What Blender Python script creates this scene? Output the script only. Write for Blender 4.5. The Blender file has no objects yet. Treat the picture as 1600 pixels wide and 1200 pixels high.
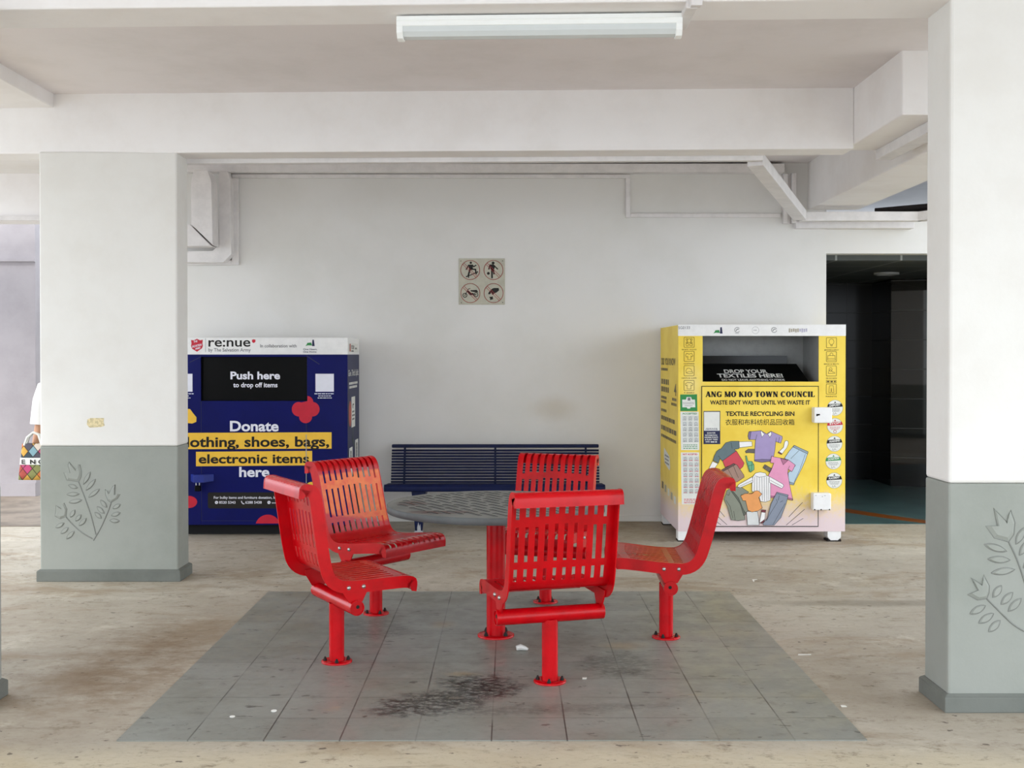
import bpy, bmesh, math, random
from mathutils import Vector, Matrix
random.seed(7)
PI = math.pi
SC = bpy.context.scene
COL = SC.collection

# ------------------------------------------------------------------ camera
F = 1820.0
cam_data = bpy.data.cameras.new('camera')
cam_data.sensor_width = 36.0
cam_data.lens = 36.0 * F / 1600.0
cam_data.clip_end = 300
cam = bpy.data.objects.new('camera', cam_data)
COL.objects.link(cam)
CAM = Vector((0, 0, 1.5))
cam.location = CAM
PITCH = math.atan(20 / F)
cam_data.shift_y = -25 / 1600          # rising-front style shift: horizon at pixel row 555
YAW = math.atan(-4 / F)
cam.rotation_euler = (PI / 2 - PITCH, 0, YAW)
SC.camera = cam
CR = cam.rotation_euler.to_matrix()

# ------------------------------------------------------------------ sky, daylight, exposure
W = bpy.data.worlds.new('overcast_sky')
SC.world = W
W.use_nodes = True
wn = W.node_tree.nodes
bg = wn['Background']
bg.inputs['Color'].default_value = (0.84, 0.915, 1.0, 1)
bg.inputs['Strength'].default_value = 2.4
sun_data = bpy.data.lights.new('sun', 'SUN')
sun_data.energy = 1.5
sun_data.angle = 0.5
sun_data.color = (1, 0.97, 0.9)
sun = bpy.data.objects.new('sun', sun_data)
sun.rotation_euler = (math.radians(48), 0, math.radians(-28))
COL.objects.link(sun)
SC.view_settings.view_transform = 'Standard'
SC.view_settings.look = 'None'
SC.view_settings.gamma = 1.0
SC.view_settings.use_curve_mapping = False
SC.view_settings.exposure = 0.66
SC.cycles.max_bounces = 10
SC.cycles.diffuse_bounces = 6


# ------------------------------------------------------------------ helpers
def at(x, y, Y):
    """point at depth Y seen at photograph pixel x, y"""
    r = CR @ Vector(((x - 800) / F, (575 - y) / F, -1))
    return CAM + r * (Y / r.y)


def floor_at(x, y):
    r = CR @ Vector(((x - 800) / F, (575 - y) / F, -1))
    return CAM + r * (-CAM.z / r.z)


def lin(c):
    return c / 12.92 if c <= 0.04045 else ((c + 0.055) / 1.055) ** 2.4


def rgb(h):
    return tuple(lin(int(h[i:i + 2], 16) / 255) for i in (0, 2, 4)) + (1,)


class N:
    """tiny node-graph helper around one material"""
    def __init__(s, name):
        s.m = bpy.data.materials.new(name)
        s.m.use_nodes = True
        s.t = s.m.node_tree
        s.p = s.t.nodes['Principled BSDF']

    def n(s, typ, **kw):
        o = s.t.nodes.new(typ)
        for k, v in kw.items():
            setattr(o, k, v)
        return o

    def lk(s, a, b):
        s.t.links.new(a, b)

    def pos(s, space='Object'):
        return s.n('ShaderNodeTexCoord').outputs[space]

    def noise(s, scale, detail=5, rough=0.6, vec=None, stretch=None, dist=0.0):
        v = vec or s.pos()
        if stretch:
            mp = s.n('ShaderNodeMapping')
            mp.inputs['Scale'].default_value = stretch
            s.lk(v, mp.inputs['Vector'])
            v = mp.outputs[0]
        o = s.n('ShaderNodeTexNoise')
        o.inputs['Scale'].default_value = scale
        o.inputs['Detail'].default_value = detail
        o.inputs['Roughness'].default_value = rough
        o.inputs['Distortion'].default_value = dist
        s.lk(v, o.inputs['Vector'])
        return o.outputs['Fac']

    def mapr(s, v, a, b, c=0.0, d=1.0):
        o = s.n('ShaderNodeMapRange')
        o.interpolation_type = 'SMOOTHSTEP'
        for i, q in zip(range(1, 5), (a, b, c, d)):
            o.inputs[i].default_value = q
        s.lk(v, o.inputs[0])
        return o.outputs[0]

    def math(s, op, a, b=None):
        o = s.n('ShaderNodeMath', operation=op)
        for i, q in enumerate((a, b)):
            if q is None:
                continue
            if isinstance(q, (int, float)):
                o.inputs[i].default_value = q
            else:
                s.lk(q, o.inputs[i])
        return o.outputs[0]

    def mix(s, fac, a, b):
        o = s.n('ShaderNodeMix', data_type='RGBA')
        for i, q in ((0, fac), (6, a), (7, b)):
            if isinstance(q, (int, float, tuple)):
                o.inputs[i].default_value = q
            else:
                s.lk(q, o.inputs[i])
        return o.outputs[2]

    def sep(s, v=None):
        o = s.n('ShaderNodeSeparateXYZ')
        s.lk(v or s.pos(), o.inputs[0])
        return o.outputs

    def blob(s, c, r, soft=0.6, wob=0.0, wscale=6.0, rot=0.0, vec=None):
        """1 inside an ellipsoid with a noisy rim, 0 outside"""
        mp = s.n('ShaderNodeMapping', vector_type='TEXTURE')
        mp.inputs['Location'].default_value = c
        mp.inputs['Rotation'].default_value = (0, 0, rot)
        mp.inputs['Scale'].default_value = r
        s.lk(vec or s.pos(), mp.inputs['Vector'])
        ln = s.n('ShaderNodeVectorMath', operation='LENGTH')
        s.lk(mp.outputs[0], ln.inputs[0])
        v = ln.outputs['Value']
        if wob:
            nz = s.noise(wscale, 6, 0.7)
            v = s.math('ADD', v, s.math('MULTIPLY', s.math('SUBTRACT', nz, 0.5), wob))
        return s.mapr(v, 1 - soft, 1.0, 1.0, 0.0)

    def bump(s, h, strength, dist=0.01):
        o = s.n('ShaderNodeBump')
        o.inputs['Strength'].default_value = strength
        o.inputs['Distance'].default_value = dist
        s.lk(h, o.inputs['Height'])
        s.lk(o.outputs[0], s.p.inputs['Normal'])

    def set(s, col=None, rough=0.5, spec=0.5, metal=0.0):
        if col is not None:
            if isinstance(col, tuple):
                s.p.inputs['Base Color'].default_value = col
            else:
                s.lk(col, s.p.inputs['Base Color'])
        if isinstance(rough, (int, float)):
            s.p.inputs['Roughness'].default_value = rough
        else:
            s.lk(rough, s.p.inputs['Roughness'])
        s.p.inputs['Specular IOR Level'].default_value = spec
        s.p.inputs['Metallic'].default_value = metal
        return s.m


def plain(name, hx, rough=0.5, spec=0.4, metal=0.0, var=0.06, scale=14.0, bump=0.0):
    g = N(name)
    c = rgb(hx)
    d = tuple(max(0, q * (1 - var * 2.2)) for q in c[:3]) + (1,)
    nz = g.noise(scale, 5, 0.65)
    g.set(g.mix(g.mapr(nz, 0.35, 0.7), c, d), rough, spec, metal)
    if bump:
        g.bump(nz, bump, 0.004)
    return g.m


class MB:
    """collects shapes into one mesh"""
    def __init__(s):
        s.v, s.f, s.mi, s.sm = [], [], [], []

    def add(s, vs, fs, mi=0, smooth=False):
        b = len(s.v)
        s.v += [tuple(q) for q in vs]
        for f in fs:
            s.f.append(tuple(b + i for i in f))
            s.mi.append(mi)
            s.sm.append(smooth)
        return s

    def box(s, x0, x1, y0, y1, z0, z1, mi=0):
        vs = [(x, y, z) for z in (z0, z1) for y in (y0, y1) for x in (x0, x1)]
        return s.add(vs, [(0, 2, 3, 1), (4, 5, 7, 6), (0, 1, 5, 4), (2, 6, 7, 3), (0, 4, 6, 2), (1, 3, 7, 5)], mi)

    def hexa(s, lo, hi, mi=0):
        """lo, hi: matching rings of points"""
        n = len(lo)
        vs = list(lo) + list(hi)
        fs = [tuple(range(n - 1, -1, -1)), tuple(range(n, 2 * n))]
        fs += [(i, (i + 1) % n, n + (i + 1) % n, n + i) for i in range(n)]
        return s.add(vs, fs, mi)

    def prism(s, pts, axis, a, b, mi=0):
        """polygon in the plane normal to axis, extruded from a to b"""
        def P(p, t):
            return {'x': (t, p[0], p[1]), 'y': (p[0], t, p[1]), 'z': (p[0], p[1], t)}[axis]
        return s.hexa([P(p, a) for p in pts], [P(p, b) for p in pts], mi)

    def tube(s, path, r, seg=12, mi=0, cap=True, smooth=True):
        path = [Vector(p) for p in path]
        rs = r if isinstance(r, (list, tuple)) else [r] * len(path)
        rings = []
        up = None
        for i, p in enumerate(path):
            t = (path[min(i + 1, len(path) - 1)] - path[max(i - 1, 0)]).normalized()
            if up is None:
                up = Vector((0, 0, 1)) if abs(t.z) < 0.9 else Vector((1, 0, 0))
            a = t.cross(up)
            a.normalize()
            up = a.cross(t).normalized()
            rings.append([p + (a * math.cos(q) + up * math.sin(q)) * rs[i]
                          for q in [2 * PI * k / seg for k in range(seg)]])
        vs = [v for rg in rings for v in rg]
        fs = []
        for i in range(len(path) - 1):
            for k in range(seg):
                k2 = (k + 1) % seg
                fs.append((i * seg + k, i * seg + k2, (i + 1) * seg + k2, (i + 1) * seg + k))
        s.add(vs, fs, mi, smooth)
        if cap:
            n = len(path)
            s.add(rings[0], [tuple(range(seg - 1, -1, -1))], mi)
            s.add(rings[-1], [tuple(range(seg))], mi)
        return s

    def lathe(s, prof, seg=32, c=(0, 0, 0), mi=0, smooth=True):
        vs, fs = [], []
        for r, z in prof:
            for k in range(seg):
                q = 2 * PI * k / seg
                vs.append((c[0] + r * math.cos(q), c[1] + r * math.sin(q), c[2] + z))
        n = len(prof)
        for i in range(n - 1):
            for k in range(seg):
                k2 = (k + 1) % seg
                fs.append((i * seg + k, i * seg + k2, (i + 1) * seg + k2, (i + 1) * seg + k))
        s.add(vs, fs, mi, smooth)
        s.add(vs[:seg], [tuple(range(seg - 1, -1, -1))], mi)
        s.add(vs[-seg:], [tuple(range(seg))], mi)
        return s

    def build(s, name, mats, parent=None, loc=None, bevel=0.0, kind=None, label=None, norm=True, bseg=2):
        me = bpy.data.meshes.new(name)
        me.from_pydata(s.v, [], s.f)
        if not isinstance(mats, (list, tuple)):
            mats = [mats]
        for m in mats:
            me.materials.append(m)
        me.polygons.foreach_set('material_index', s.mi)
        me.polygons.foreach_set('use_smooth', s.sm)
        me.update()
        if norm:
            bm = bmesh.new()
            bm.from_mesh(me)
            bmesh.ops.recalc_face_normals(bm, faces=bm.faces)
            bm.to_mesh(me)
            bm.free()
        o = bpy.data.objects.new(name, me)
        COL.objects.link(o)
        if loc is not None:
            o.location = loc
        if parent is not None:
            o.parent = parent
        if bevel:
            b = o.modifiers.new('bevel', 'BEVEL')
            b.width = bevel
            b.segments = bseg
            b.limit_method = 'ANGLE'
            b.angle_limit = 0.6
        if kind:
            o['kind'] = kind
        if label:
            o['label'] = label
        return o


def tag(o, label, cat, group=None):
    o['label'] = label
    o['category'] = cat
    if group:
        o['group'] = group
    return o


def thing(name, label, cat, loc=(0, 0, 0), rz=0.0, group=None):
    o = bpy.data.objects.new(name, None)
    o.empty_display_size = 0.1
    COL.objects.link(o)
    o.location = loc
    o.rotation_euler = (0, 0, rz)
    return tag(o, label, cat, group)


def copy_thing(src, loc, rz, label):
    r = src.copy()
    COL.objects.link(r)
    r.location = loc
    r.rotation_euler = (0, 0, rz)
    r['label'] = label
    for ch in list(src.children):
        c = ch.copy()
        COL.objects.link(c)
        c.parent = r
        for g in list(ch.children):
            d = g.copy()
            COL.objects.link(d)
            d.parent = c
    return r


class Face:
    """a flat printed face: pixel-like artwork units u right, v down, lifted by off metres"""
    def __init__(s, o, ux, uy, n, u0, v0, k):
        s.o, s.ux, s.uy, s.n = Vector(o), Vector(ux), Vector(uy), Vector(n)
        s.u0, s.v0, s.k = u0, v0, k

    def P(s, u, v, off=0.001):
        return s.o + s.ux * ((u - s.u0) / s.k) + s.uy * ((s.v0 - v) / s.k) + s.n * off


def poly_print(face, pts, off, mb, mi=0):
    q = [face.P(u, v, off) for u, v in pts]
    a = sum(pts[i][0] * pts[(i + 1) % len(pts)][1] - pts[(i + 1) % len(pts)][0] * pts[i][1] for i in range(len(pts)))
    idx = tuple(range(len(q)))
    mb.add(q, [idx if a < 0 else idx[::-1]], mi)


def line_print(face, pts, w, off, mb, mi=0, closed=False):
    pts = list(pts) + ([pts[0]] if closed else [])
    for (a, b), (c, d) in zip(pts[:-1], pts[1:]):
        L = math.hypot(c - a, d - b) or 1e-6
        tx, ty = (c - a) / L, (d - b) / L
        nx, ny = -ty * w / 2, tx * w / 2
        ex, ey = tx * w * 0.35, ty * w * 0.35
        poly_print(face, [(a + nx - ex, b + ny - ey), (c + nx + ex, d + ny + ey), (c - nx + ex, d - ny + ey), (a - nx - ex, b - ny - ey)], off, mb, mi)


def rect_print(face, u0, v0, u1, v1, off, mb, mi=0):
    poly_print(face, [(u0, v0), (u1, v0), (u1, v1), (u0, v1)], off, mb, mi)


def ell(cx, cy, rx, ry, n=28, a0=0.0, a1=2 * PI):
    return [(cx + rx * math.cos(a0 + (a1 - a0) * i / n), cy + ry * math.sin(a0 + (a1 - a0) * i / n)) for i in range(n if abs(a1 - a0 - 2 * PI) < 1e-6 else n + 1)]


def rrect(u0, v0, u1, v1, r, n=5):
    out = []
    for cx, cy, a in ((u1 - r, v0 + r, -PI / 2), (u1 - r, v1 - r, 0), (u0 + r, v1 - r, PI / 2), (u0 + r, v0 + r, PI)):
        out += [(cx + r * math.cos(a + PI / 2 * i / n), cy + r * math.sin(a + PI / 2 * i / n)) for i in range(n + 1)]
    return out


def text_geo(s, bold=0.0):
    cu = bpy.data.curves.new('t', 'FONT')
    cu.body = s
    cu.offset = bold
    cu.resolution_u = 4
    o = bpy.data.objects.new('t', cu)
    COL.objects.link(o)
    bpy.context.view_layer.update()
    dg = bpy.context.evaluated_depsgraph_get()
    me = bpy.data.meshes.new_from_object(o.evaluated_get(dg))
    vs = [tuple(v.co) for v in me.vertices]
    fs = [tuple(p.vertices) for p in me.polygons]
    bpy.data.objects.remove(o)
    bpy.data.curves.remove(cu)
    bpy.data.meshes.remove(me)
    return vs, fs


_capv = [v[1] for v in text_geo('H')[0]]
CAPH = max(_capv) - min(_capv)


def text_print(face, s, u0, u1, base, cap, off, mb, mi=0, bold=0.0, slope=0.0, shear=0.0, cjk=False):
    """writes s between u0 and u1 with its baseline at v=base and capitals cap units high"""
    vs, fs = text_geo(s, bold)
    if not vs:
        return
    x0 = min(v[0] for v in vs)
    x1 = max(v[0] for v in vs)
    sx = (u1 - u0) / (x1 - x0)
    if cjk:
        y0 = min(v[1] for v in vs)
        y1 = max(v[1] for v in vs)
        sy, yb = cap / (y1 - y0), y0
    else:
        sy, yb = cap / CAPH, 0.0
    q = []
    for v in vs:
        u = u0 + (v[0] - x0) * sx
        w = base - (v[1] - yb) * sy
        q.append(face.P(u + shear * (base - w), w + slope * (u - u0), off))
    mb.add(q, fs, mi)


def micro_lines(face, rows, off, mb, mi=0):
    """rows of unreadably small print: (u0, u1, v, height)"""
    for u0, u1, v, h in rows:
        u = u0
        while u < u1 - h:
            w = min(u1 - u, h * random.uniform(1.4, 4.2))
            rect_print(face, u, v - h / 2, u + w, v + h / 2, off, mb, mi)
            u += w + h * 0.7


def T(name, parent, mat, face, s, u0, u1, base, cap, off, bold=0.0, slope=0.0, cjk=False):
    """one line of lettering as a part of its own"""
    m_ = MB()
    text_print(face, s, u0, u1, base, cap, off, m_, 0, bold, slope, 0.0, cjk)
    return m_.build(name, mat, parent)


def PP(name, parent, mat, face, pts, off):
    m_ = MB()
    poly_print(face, pts, off, m_)
    return m_.build(name, mat, parent)


# ------------------------------------------------------------------ materials
def mat_wall():
    g = N('white_wall_paint')
    n1 = g.noise(1.1, 5, 0.6)
    n2 = g.noise(38, 4, 0.6)
    c = g.mix(g.mapr(n1, 0.4, 0.75), rgb('DEDCD8'), rgb('D6D4CE'))
    st = g.blob((0.4, 10.45, 1.02), (0.30, 0.5, 0.16), 0.9, 0.5, 5)
    c = g.mix(g.math('MULTIPLY', st, 0.35), c, rgb('B8A98C'))
    sc = g.mapr(g.noise(5.0, 8, 0.75, stretch=(1, 1, 0.5)), 0.66, 0.74)
    c = g.mix(g.math('MULTIPLY', sc, 0.12), c, rgb('A9A59A'))
    g.set(c, 0.75, 0.25)
    g.bump(n2, 0.12, 0.004)
    return g.m


def mat_paint(name, hx, hx2, bump=0.15, rough=0.7):
    g = N(name)
    n1 = g.noise(2.2, 6, 0.65)
    n2 = g.noise(30, 4, 0.6)
    g.set(g.mix(g.mapr(n1, 0.4, 0.72), rgb(hx), rgb(hx2)), rough, 0.25)
    mixn = g.math('ADD', g.math('MULTIPLY', n2, 0.35), g.noise(5, 4, 0.55, stretch=(1, 1, 0.6)))
    g.bump(mixn, bump, 0.012)
    return g.m


def mat_floor():
    g = N('stained_concrete')
    c = g.mix(g.mapr(g.noise(0.55, 6, 0.62), 0.35, 0.68), rgb('B2AA9B'), rgb('9E9484'))
    br = g.mapr(g.noise(0.9, 7, 0.7, stretch=(1.0, 1.7, 1), dist=0.6), 0.48, 0.66)
    c = g.mix(g.math('MULTIPLY', br, 0.65), c, rgb('8A765C'))
    lt = g.mapr(g.noise(2.4, 7, 0.75), 0.54, 0.68)
    c = g.mix(g.math('MULTIPLY', lt, 0.5), c, rgb('C8C1B0'))
    st = g.blob((-0.2, 4.05, 0), (4.5, 0.5, 1), 0.5, 0.5, 4)
    c = g.mix(g.math('MULTIPLY', st, 0.45), c, rgb('CDC0A0'))
    sp = g.mapr(g.noise(7.0, 7, 0.8, stretch=(1, 1.3, 1)), 0.53, 0.68)
    c = g.mix(g.math('MULTIPLY', sp, 0.72), c, rgb('6E604C'))
    gr = g.mapr(g.noise(28, 8, 0.85, stretch=(0.7, 1.2, 1)), 0.5, 0.72)
    c = g.mix(g.math('MULTIPLY', gr, 0.5), c, rgb('655844'))
    sk = g.mapr(g.noise(5, 6, 0.75, stretch=(0.35, 2.2, 1), dist=0.4), 0.58, 0.66)
    c = g.mix(g.math('MULTIPLY', sk, 0.35), c, rgb('736450'))
    fl = g.mapr(g.noise(15, 3, 0.55, stretch=(1, 1.5, 1)), 0.67, 0.70)
    c = g.mix(g.math('MULTIPLY', fl, 0.85), c, rgb('4B4036'))
    # damp streak and dirty margins round the pad
    st = g.blob((2.3, 7.02, 0), (1.1, 0.13, 1), 0.7, 0.8, 4)
    c = g.mix(g.math('MULTIPLY', st, 0.5), c, rgb('6A6152'))
    st = g.blob((1.55, 5.3, 0), (0.42, 0.75, 1), 0.9, 1.0, 5)
    c = g.mix(g.math('MULTIPLY', st, 0.45), c, rgb('6F5F49'))
    st = g.blob((-1.85, 5.7, 0), (0.6, 1.4, 1), 0.9, 1.0, 4)
    tx_ = g.mapr(g.noise(6, 8, 0.8, stretch=(0.7, 1.3, 1)), 0.35, 0.62, 0.25, 1.0)
    c = g.mix(g.math('MULTIPLY', g.math('MULTIPLY', st, tx_), 0.85), c, rgb('755D41'))
    c2 = g.math('ADD', g.noise(7, 6, 0.7), 0.0)
    g.set(c, g.mapr(c2, 0.3, 0.7, 0.5, 0.75), 0.4)
    g.bump(g.noise(45, 6, 0.7), 0.1, 0.004)
    return g.m


def mat_pad():
    g = N('grey_floor_tiles')
    P = g.pos()
    X, Y, Z = g.sep(P)
    tx = g.math('DIVIDE', g.math('ADD', X, 1.25), 0.295)
    ty = g.math('DIVIDE', g.math('SUBTRACT', Y, 4.785), 0.2895)
    fx = g.math('ABSOLUTE', g.math('SUBTRACT', g.math('FRACT', g.math('ADD', tx, 100.5)), 0.5))
    fy = g.math('ABSOLUTE', g.math('SUBTRACT', g.math('FRACT', g.math('ADD', ty, 100.5)), 0.5))
    jx = g.mapr(fx, 0.006, 0.014, 1, 0)
    jy = g.mapr(fy, 0.004, 0.011, 1, 0)
    brk = g.mapr(g.noise(1.7, 3, 0.5), 0.38, 0.56)
    j = g.math('MAXIMUM', jx, g.math('MULTIPLY', jy, 0.85))
    j = g.math('MULTIPLY', j, g.math('ADD', g.math('MULTIPLY', brk, 0.65), 0.25))
    cell = g.n('ShaderNodeCombineXYZ')
    g.lk(g.math('FLOOR', tx), cell.inputs[0])
    g.lk(g.math('FLOOR', ty), cell.inputs[1])
    wn_ = g.n('ShaderNodeTexWhiteNoise')
    g.lk(cell.outputs[0], wn_.inputs['Vector'])
    c = g.mix(wn_.outputs['Value'], rgb('80817A'), rgb('888982'))
    c = g.mix(g.mapr(g.noise(1.3, 6, 0.6), 0.4, 0.7), c, rgb('77766C'))
    dk = g.mapr(g.noise(5.5, 7, 0.8, stretch=(1, 1.4, 1)), 0.54, 0.70)
    c = g.mix(g.math('MULTIPLY', dk, 0.5), c, rgb('4F4A42'))
    gr = g.mapr(g.noise(30, 8, 0.85), 0.52, 0.72)
    c = g.mix(g.math('MULTIPLY', gr, 0.35), c, rgb('55504A'))
    fl = g.mapr(g.noise(13, 4, 0.6, stretch=(0.8, 1.5, 1)), 0.635, 0.67)
    c = g.mix(g.math('MULTIPLY', fl, 0.7), c, rgb('37332E'))
    tn = g.mapr(g.noise(3.1, 4, 0.6, stretch=(1, 2.0, 1)), 0.68, 0.74)
    c = g.mix(g.math('MULTIPLY', tn, 0.35), c, rgb('A08D6C'))
    for ctr, r, a, rot in (((-0.13, 5.24, 0), (0.23, 0.26, 1), 1.0, 0.3), ((-0.33, 5.0, 0), (0.36, 0.2, 1), 0.9, 0.45),
                           ((0.52, 5.62, 0), (0.24, 0.3, 1), 0.6, 0.0), ((0.1, 4.9, 0), (0.8, 0.08, 1), 0.35, 0.1),
                           ((0.3, 6.95, 0), (0.35, 0.25, 1), 0.55, 0), ((-0.75, 6.35, 0), (0.3, 0.3, 1), 0.45, 0)):
        b = g.blob(ctr, r, 0.55, 1.3, 11, rot)
        s = g.mapr(g.noise(26, 8, 0.85, stretch=(0.8, 1.4, 1)), 0.40, 0.54)
        c = g.mix(g.math('MULTIPLY', g.math('MULTIPLY', b, s), a), c, rgb('181614'))
    for ctr, r in (((0.58, 5.98, 0), (0.17, 0.12, 1)), ((-0.37, 6.45, 0), (0.1, 0.12, 1)), ((-0.22, 5.45, 0), (0.12, 0.06, 1))):
        b = g.blob(ctr, r, 0.9, 1.0, 12)
        c = g.mix(g.math('MULTIPLY', b, 0.45), c, rgb('9A8158'))
    c = g.mix(j, c, rgb('3A3733'))
    g.set(c, g.mapr(g.noise(6, 5, 0.6), 0.3, 0.7, 0.28, 0.5), 0.45)
    g.bump(g.math('SUBTRACT', g.math('MULTIPLY', g.noise(60, 4, 0.6), 0.3), j), 0.12, 0.003)
    return g.m


def mat_red(worn=False):
    g = N('worn_red_orange_paint' if worn else 'glossy_red_paint')
    n = g.noise(9, 5, 0.6)
    c = g.mix(g.mapr(n, 0.4, 0.75), rgb('BC000C'), rgb('A20008'))
    sc = g.mapr(g.noise(34, 6, 0.75), 0.68, 0.74)
    c = g.mix(g.math('MULTIPLY', sc, 0.35), c, rgb('7A1410'))
    if worn:
        X, Y, Z = g.sep()
        wob = g.math('MULTIPLY', g.math('SUBTRACT', g.noise(7, 5, 0.6), 0.5), 0.10)
        zz = g.math('ADD', Z, wob)
        zz = g.math('SUBTRACT', zz, g.math('MULTIPLY', X, 0.16))
        a = g.mapr(zz, 0.535, 0.56)
        b = g.mapr(g.math('ADD', Z, g.math('MULTIPLY', wob, 0.15)), 0.80, 0.815, 1, 0)
        o = g.mix(g.mapr(g.noise(11, 6, 0.7), 0.4, 0.65), rgb('E0701F'), rgb('D95018'))
        c = g.mix(g.math('MULTIPLY', g.math('MULTIPLY', a, b), 0.95), c, o)
    g.set(c, 0.26, 0.26)
    g.bump(g.noise(70, 3, 0.5), 0.06, 0.002)
    return g.m


def mat_table():
    g = N('grey_coated_table_top')
    c = g.mix(g.mapr(g.noise(4, 5, 0.6), 0.4, 0.7), rgb('7E7F7B'), rgb('6C6D6A'))
    for ctr, r in (((-0.28, -0.36, 0), (0.24, 0.09, 2)), ((-0.44, 0.0, 0), (0.12, 0.16, 2))):
        b = g.blob(ctr, r, 0.6, 1.0, 10)
        c = g.mix(g.math('MULTIPLY', b, 0.75), c, rgb('4A1E1A'))
    g.set(c, 0.6, 0.2)
    return g.m


def mat_yellow():
    g = N('yellow_printed_vinyl')
    X, Y, Z = g.sep()
    n = g.noise(26, 6, 0.75)
    t = g.math('ADD', Z, g.math('MULTIPLY', g.math('SUBTRACT', n, 0.5), 0.35))
    c = g.mix(g.mapr(g.noise(3, 4, 0.6), 0.4, 0.7), rgb('F3D556'), rgb('EBC947'))
    c = g.mix(g.mapr(t, 0.14, 0.46, 1, 0), c, rgb('DFCBCC'))
    sc = g.blob((0.115, 0.4, 1.27), (0.12, 1.5, 0.22), 0.9, 1.0, 8)
    c = g.mix(g.math('MULTIPLY', sc, 0.35), c, rgb('F6EDC0'))
    dt = g.mapr(g.noise(14, 7, 0.75, stretch=(3, 1, 0.7)), 0.66, 0.72)
    rz = g.blob((1.24, 0.0, 0.42), (0.16, 0.4, 0.33), 0.8, 0.8, 7)
    c = g.mix(g.math('MULTIPLY', g.math('MULTIPLY', dt, rz), 0.7), c, rgb('5C4A1C'))
    g.set(c, 0.45, 0.25)
    return g.m


M = {}
M['wall'] = mat_wall()
M['ceil'] = mat_paint('ceiling_paint', 'E6E0DF', 'DFD9D7', 0.06)
M['beam'] = mat_paint('beam_paint', 'F0EDEB', 'EAE6E3', 0.12)
M['pillar_white'] = mat_paint('pillar_white_paint', 'E0DED9', 'DBD8D2', 0.16)
M['pillar_grey'] = mat_paint('pillar_grey_paint', '949790', '8B8F87', 0.22, 0.6)
M['pillar_kerb'] = mat_paint('pillar_skirting_paint', '6F726C', '646761', 0.35, 0.6)
M['groove'] = plain('groove_shade', '80827D', 0.8)  # darker tone stands for the shadow in the carved grooves
M['floor'] = mat_floor()
M['pad'] = mat_pad()
M['red'] = mat_red()
M['redworn'] = mat_red(True)
M['table'] = mat_table()
M['yellow'] = mat_yellow()
M['trunk'] = plain('cream_trunking_paint', 'E2DEDC', 0.5, 0.4, 0, 0.05, 8)
M['white_metal'] = plain('white_painted_metal', 'EDECEA', 0.4, 0.4, 0, 0.03)
M['grey_metal'] = plain('grey_painted_metal', '9C9D9B', 0.5, 0.4, 0, 0.05)
M['steel'] = plain('zinc_steel', 'B9B9B5', 0.3, 0.5, 0.9)
M['black_gloss'] = plain('gloss_black_panel', '040405', 0.4, 0.12, 0, 0.2)
M['dark_bolt'] = plain('rusty_black_bolt', '1B1412', 0.7, 0.3)
M['black_ink'] = plain('black_ink', '1A1512', 0.5, 0.3)
M['navy_ink'] = plain('navy_ink', '1B1F4A', 0.5)
M['white_ink'] = plain('white_ink', 'E6E6F0', 0.5, 0.3, 0, 0.02)
M['grey_ink'] = plain('grey_ink', '77777A', 0.5)
M['red_ink'] = plain('red_ink', 'C4122F', 0.45)
M['green_ink'] = plain('green_ink', '2C8A45', 0.5)
M['strip'] = plain('amber_strip_ink', 'F0C040', 0.45, 0.3, 0, 0.03)
M['sticker'] = plain('white_sticker', 'E4E4DE', 0.5, 0.3, 0, 0.03)
M['navy'] = plain('navy_bin_paint', '060D58', 0.45, 0.15, 0, 0.08, 3)
M['navy_side'] = plain('navy_side_vinyl', '2C3052', 0.5, 0.2, 0, 0.06, 3)
M['bench'] = plain('navy_bench_paint', '0A163F', 0.4, 0.2, 0, 0.12, 20)
M['chip'] = plain('chipped_bare_paint', 'A7A9AC', 0.7)
M['diffuser'] = plain('frosted_diffuser', 'CFD3D2', 0.35, 0.4, 0, 0.01)
M['lamp_white'] = plain('white_lamp_plastic', 'F2F3F0', 0.4, 0.4, 0, 0.01)
M['sign'] = plain('beige_sign_plate', 'BDB9A8', 0.55, 0.3, 0, 0.06)
M['sign_red'] = plain('faded_sign_red', '9C2A26', 0.6)
M['pole_teal'] = plain('teal_lobby_floor', '55706E', 0.3, 0.5, 0, 0.1, 3)

# ================================================================== the setting
def struct(name, mb, mats, **kw):
    return mb.build(name, mats, kind='structure', **kw)


CEIL = 3.23
struct('ground_outside', MB().box(-60, 60, -60, 80, -0.4, -0.13), plain('outdoor_paving', 'AEB3B8', 0.9, 0.2))
struct('floor', MB().box(-9.5, 9, -2.5, 16, -0.12, 0.0), M['floor'])
struct('floor_shade_slab', MB().box(-9.4, -3.9, 10.19, 12.35, 0.0, 0.006), plain('brown_floor_shade', '8A7D70', 0.7, 0.3, 0, 0.2, 2.5))  # thin darker slab; shade on the far-left floor painted as colour
struct('floor_pad', MB().box(-1.526, 1.391, 4.51, 7.36, 0.0, 0.005), M['pad'])
struct('ceiling', MB().box(-4.9, 4.4, -1.0, 10.5, CEIL, CEIL + 0.2).box(-5.6, -4.9, 8.05, 10.5, CEIL, CEIL + 0.2).box(-5.6, 5.6, 10.5, 11.5, CEIL, CEIL + 0.2).box(-3.6, 5.6, 11.5, 15, CEIL, CEIL + 0.2).box(-7.5, -5.3, 10.5, 11.5, CEIL, CEIL + 0.2), M['ceil'])  # unseen slab edges and far-left overhang shaped to tune the daylight


def beam(pts, z0, z1=CEIL + 0.02):
    return struct('ceiling_beam', MB().prism(pts, 'z', z0, z1), M['beam'], bevel=0.008)


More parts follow.
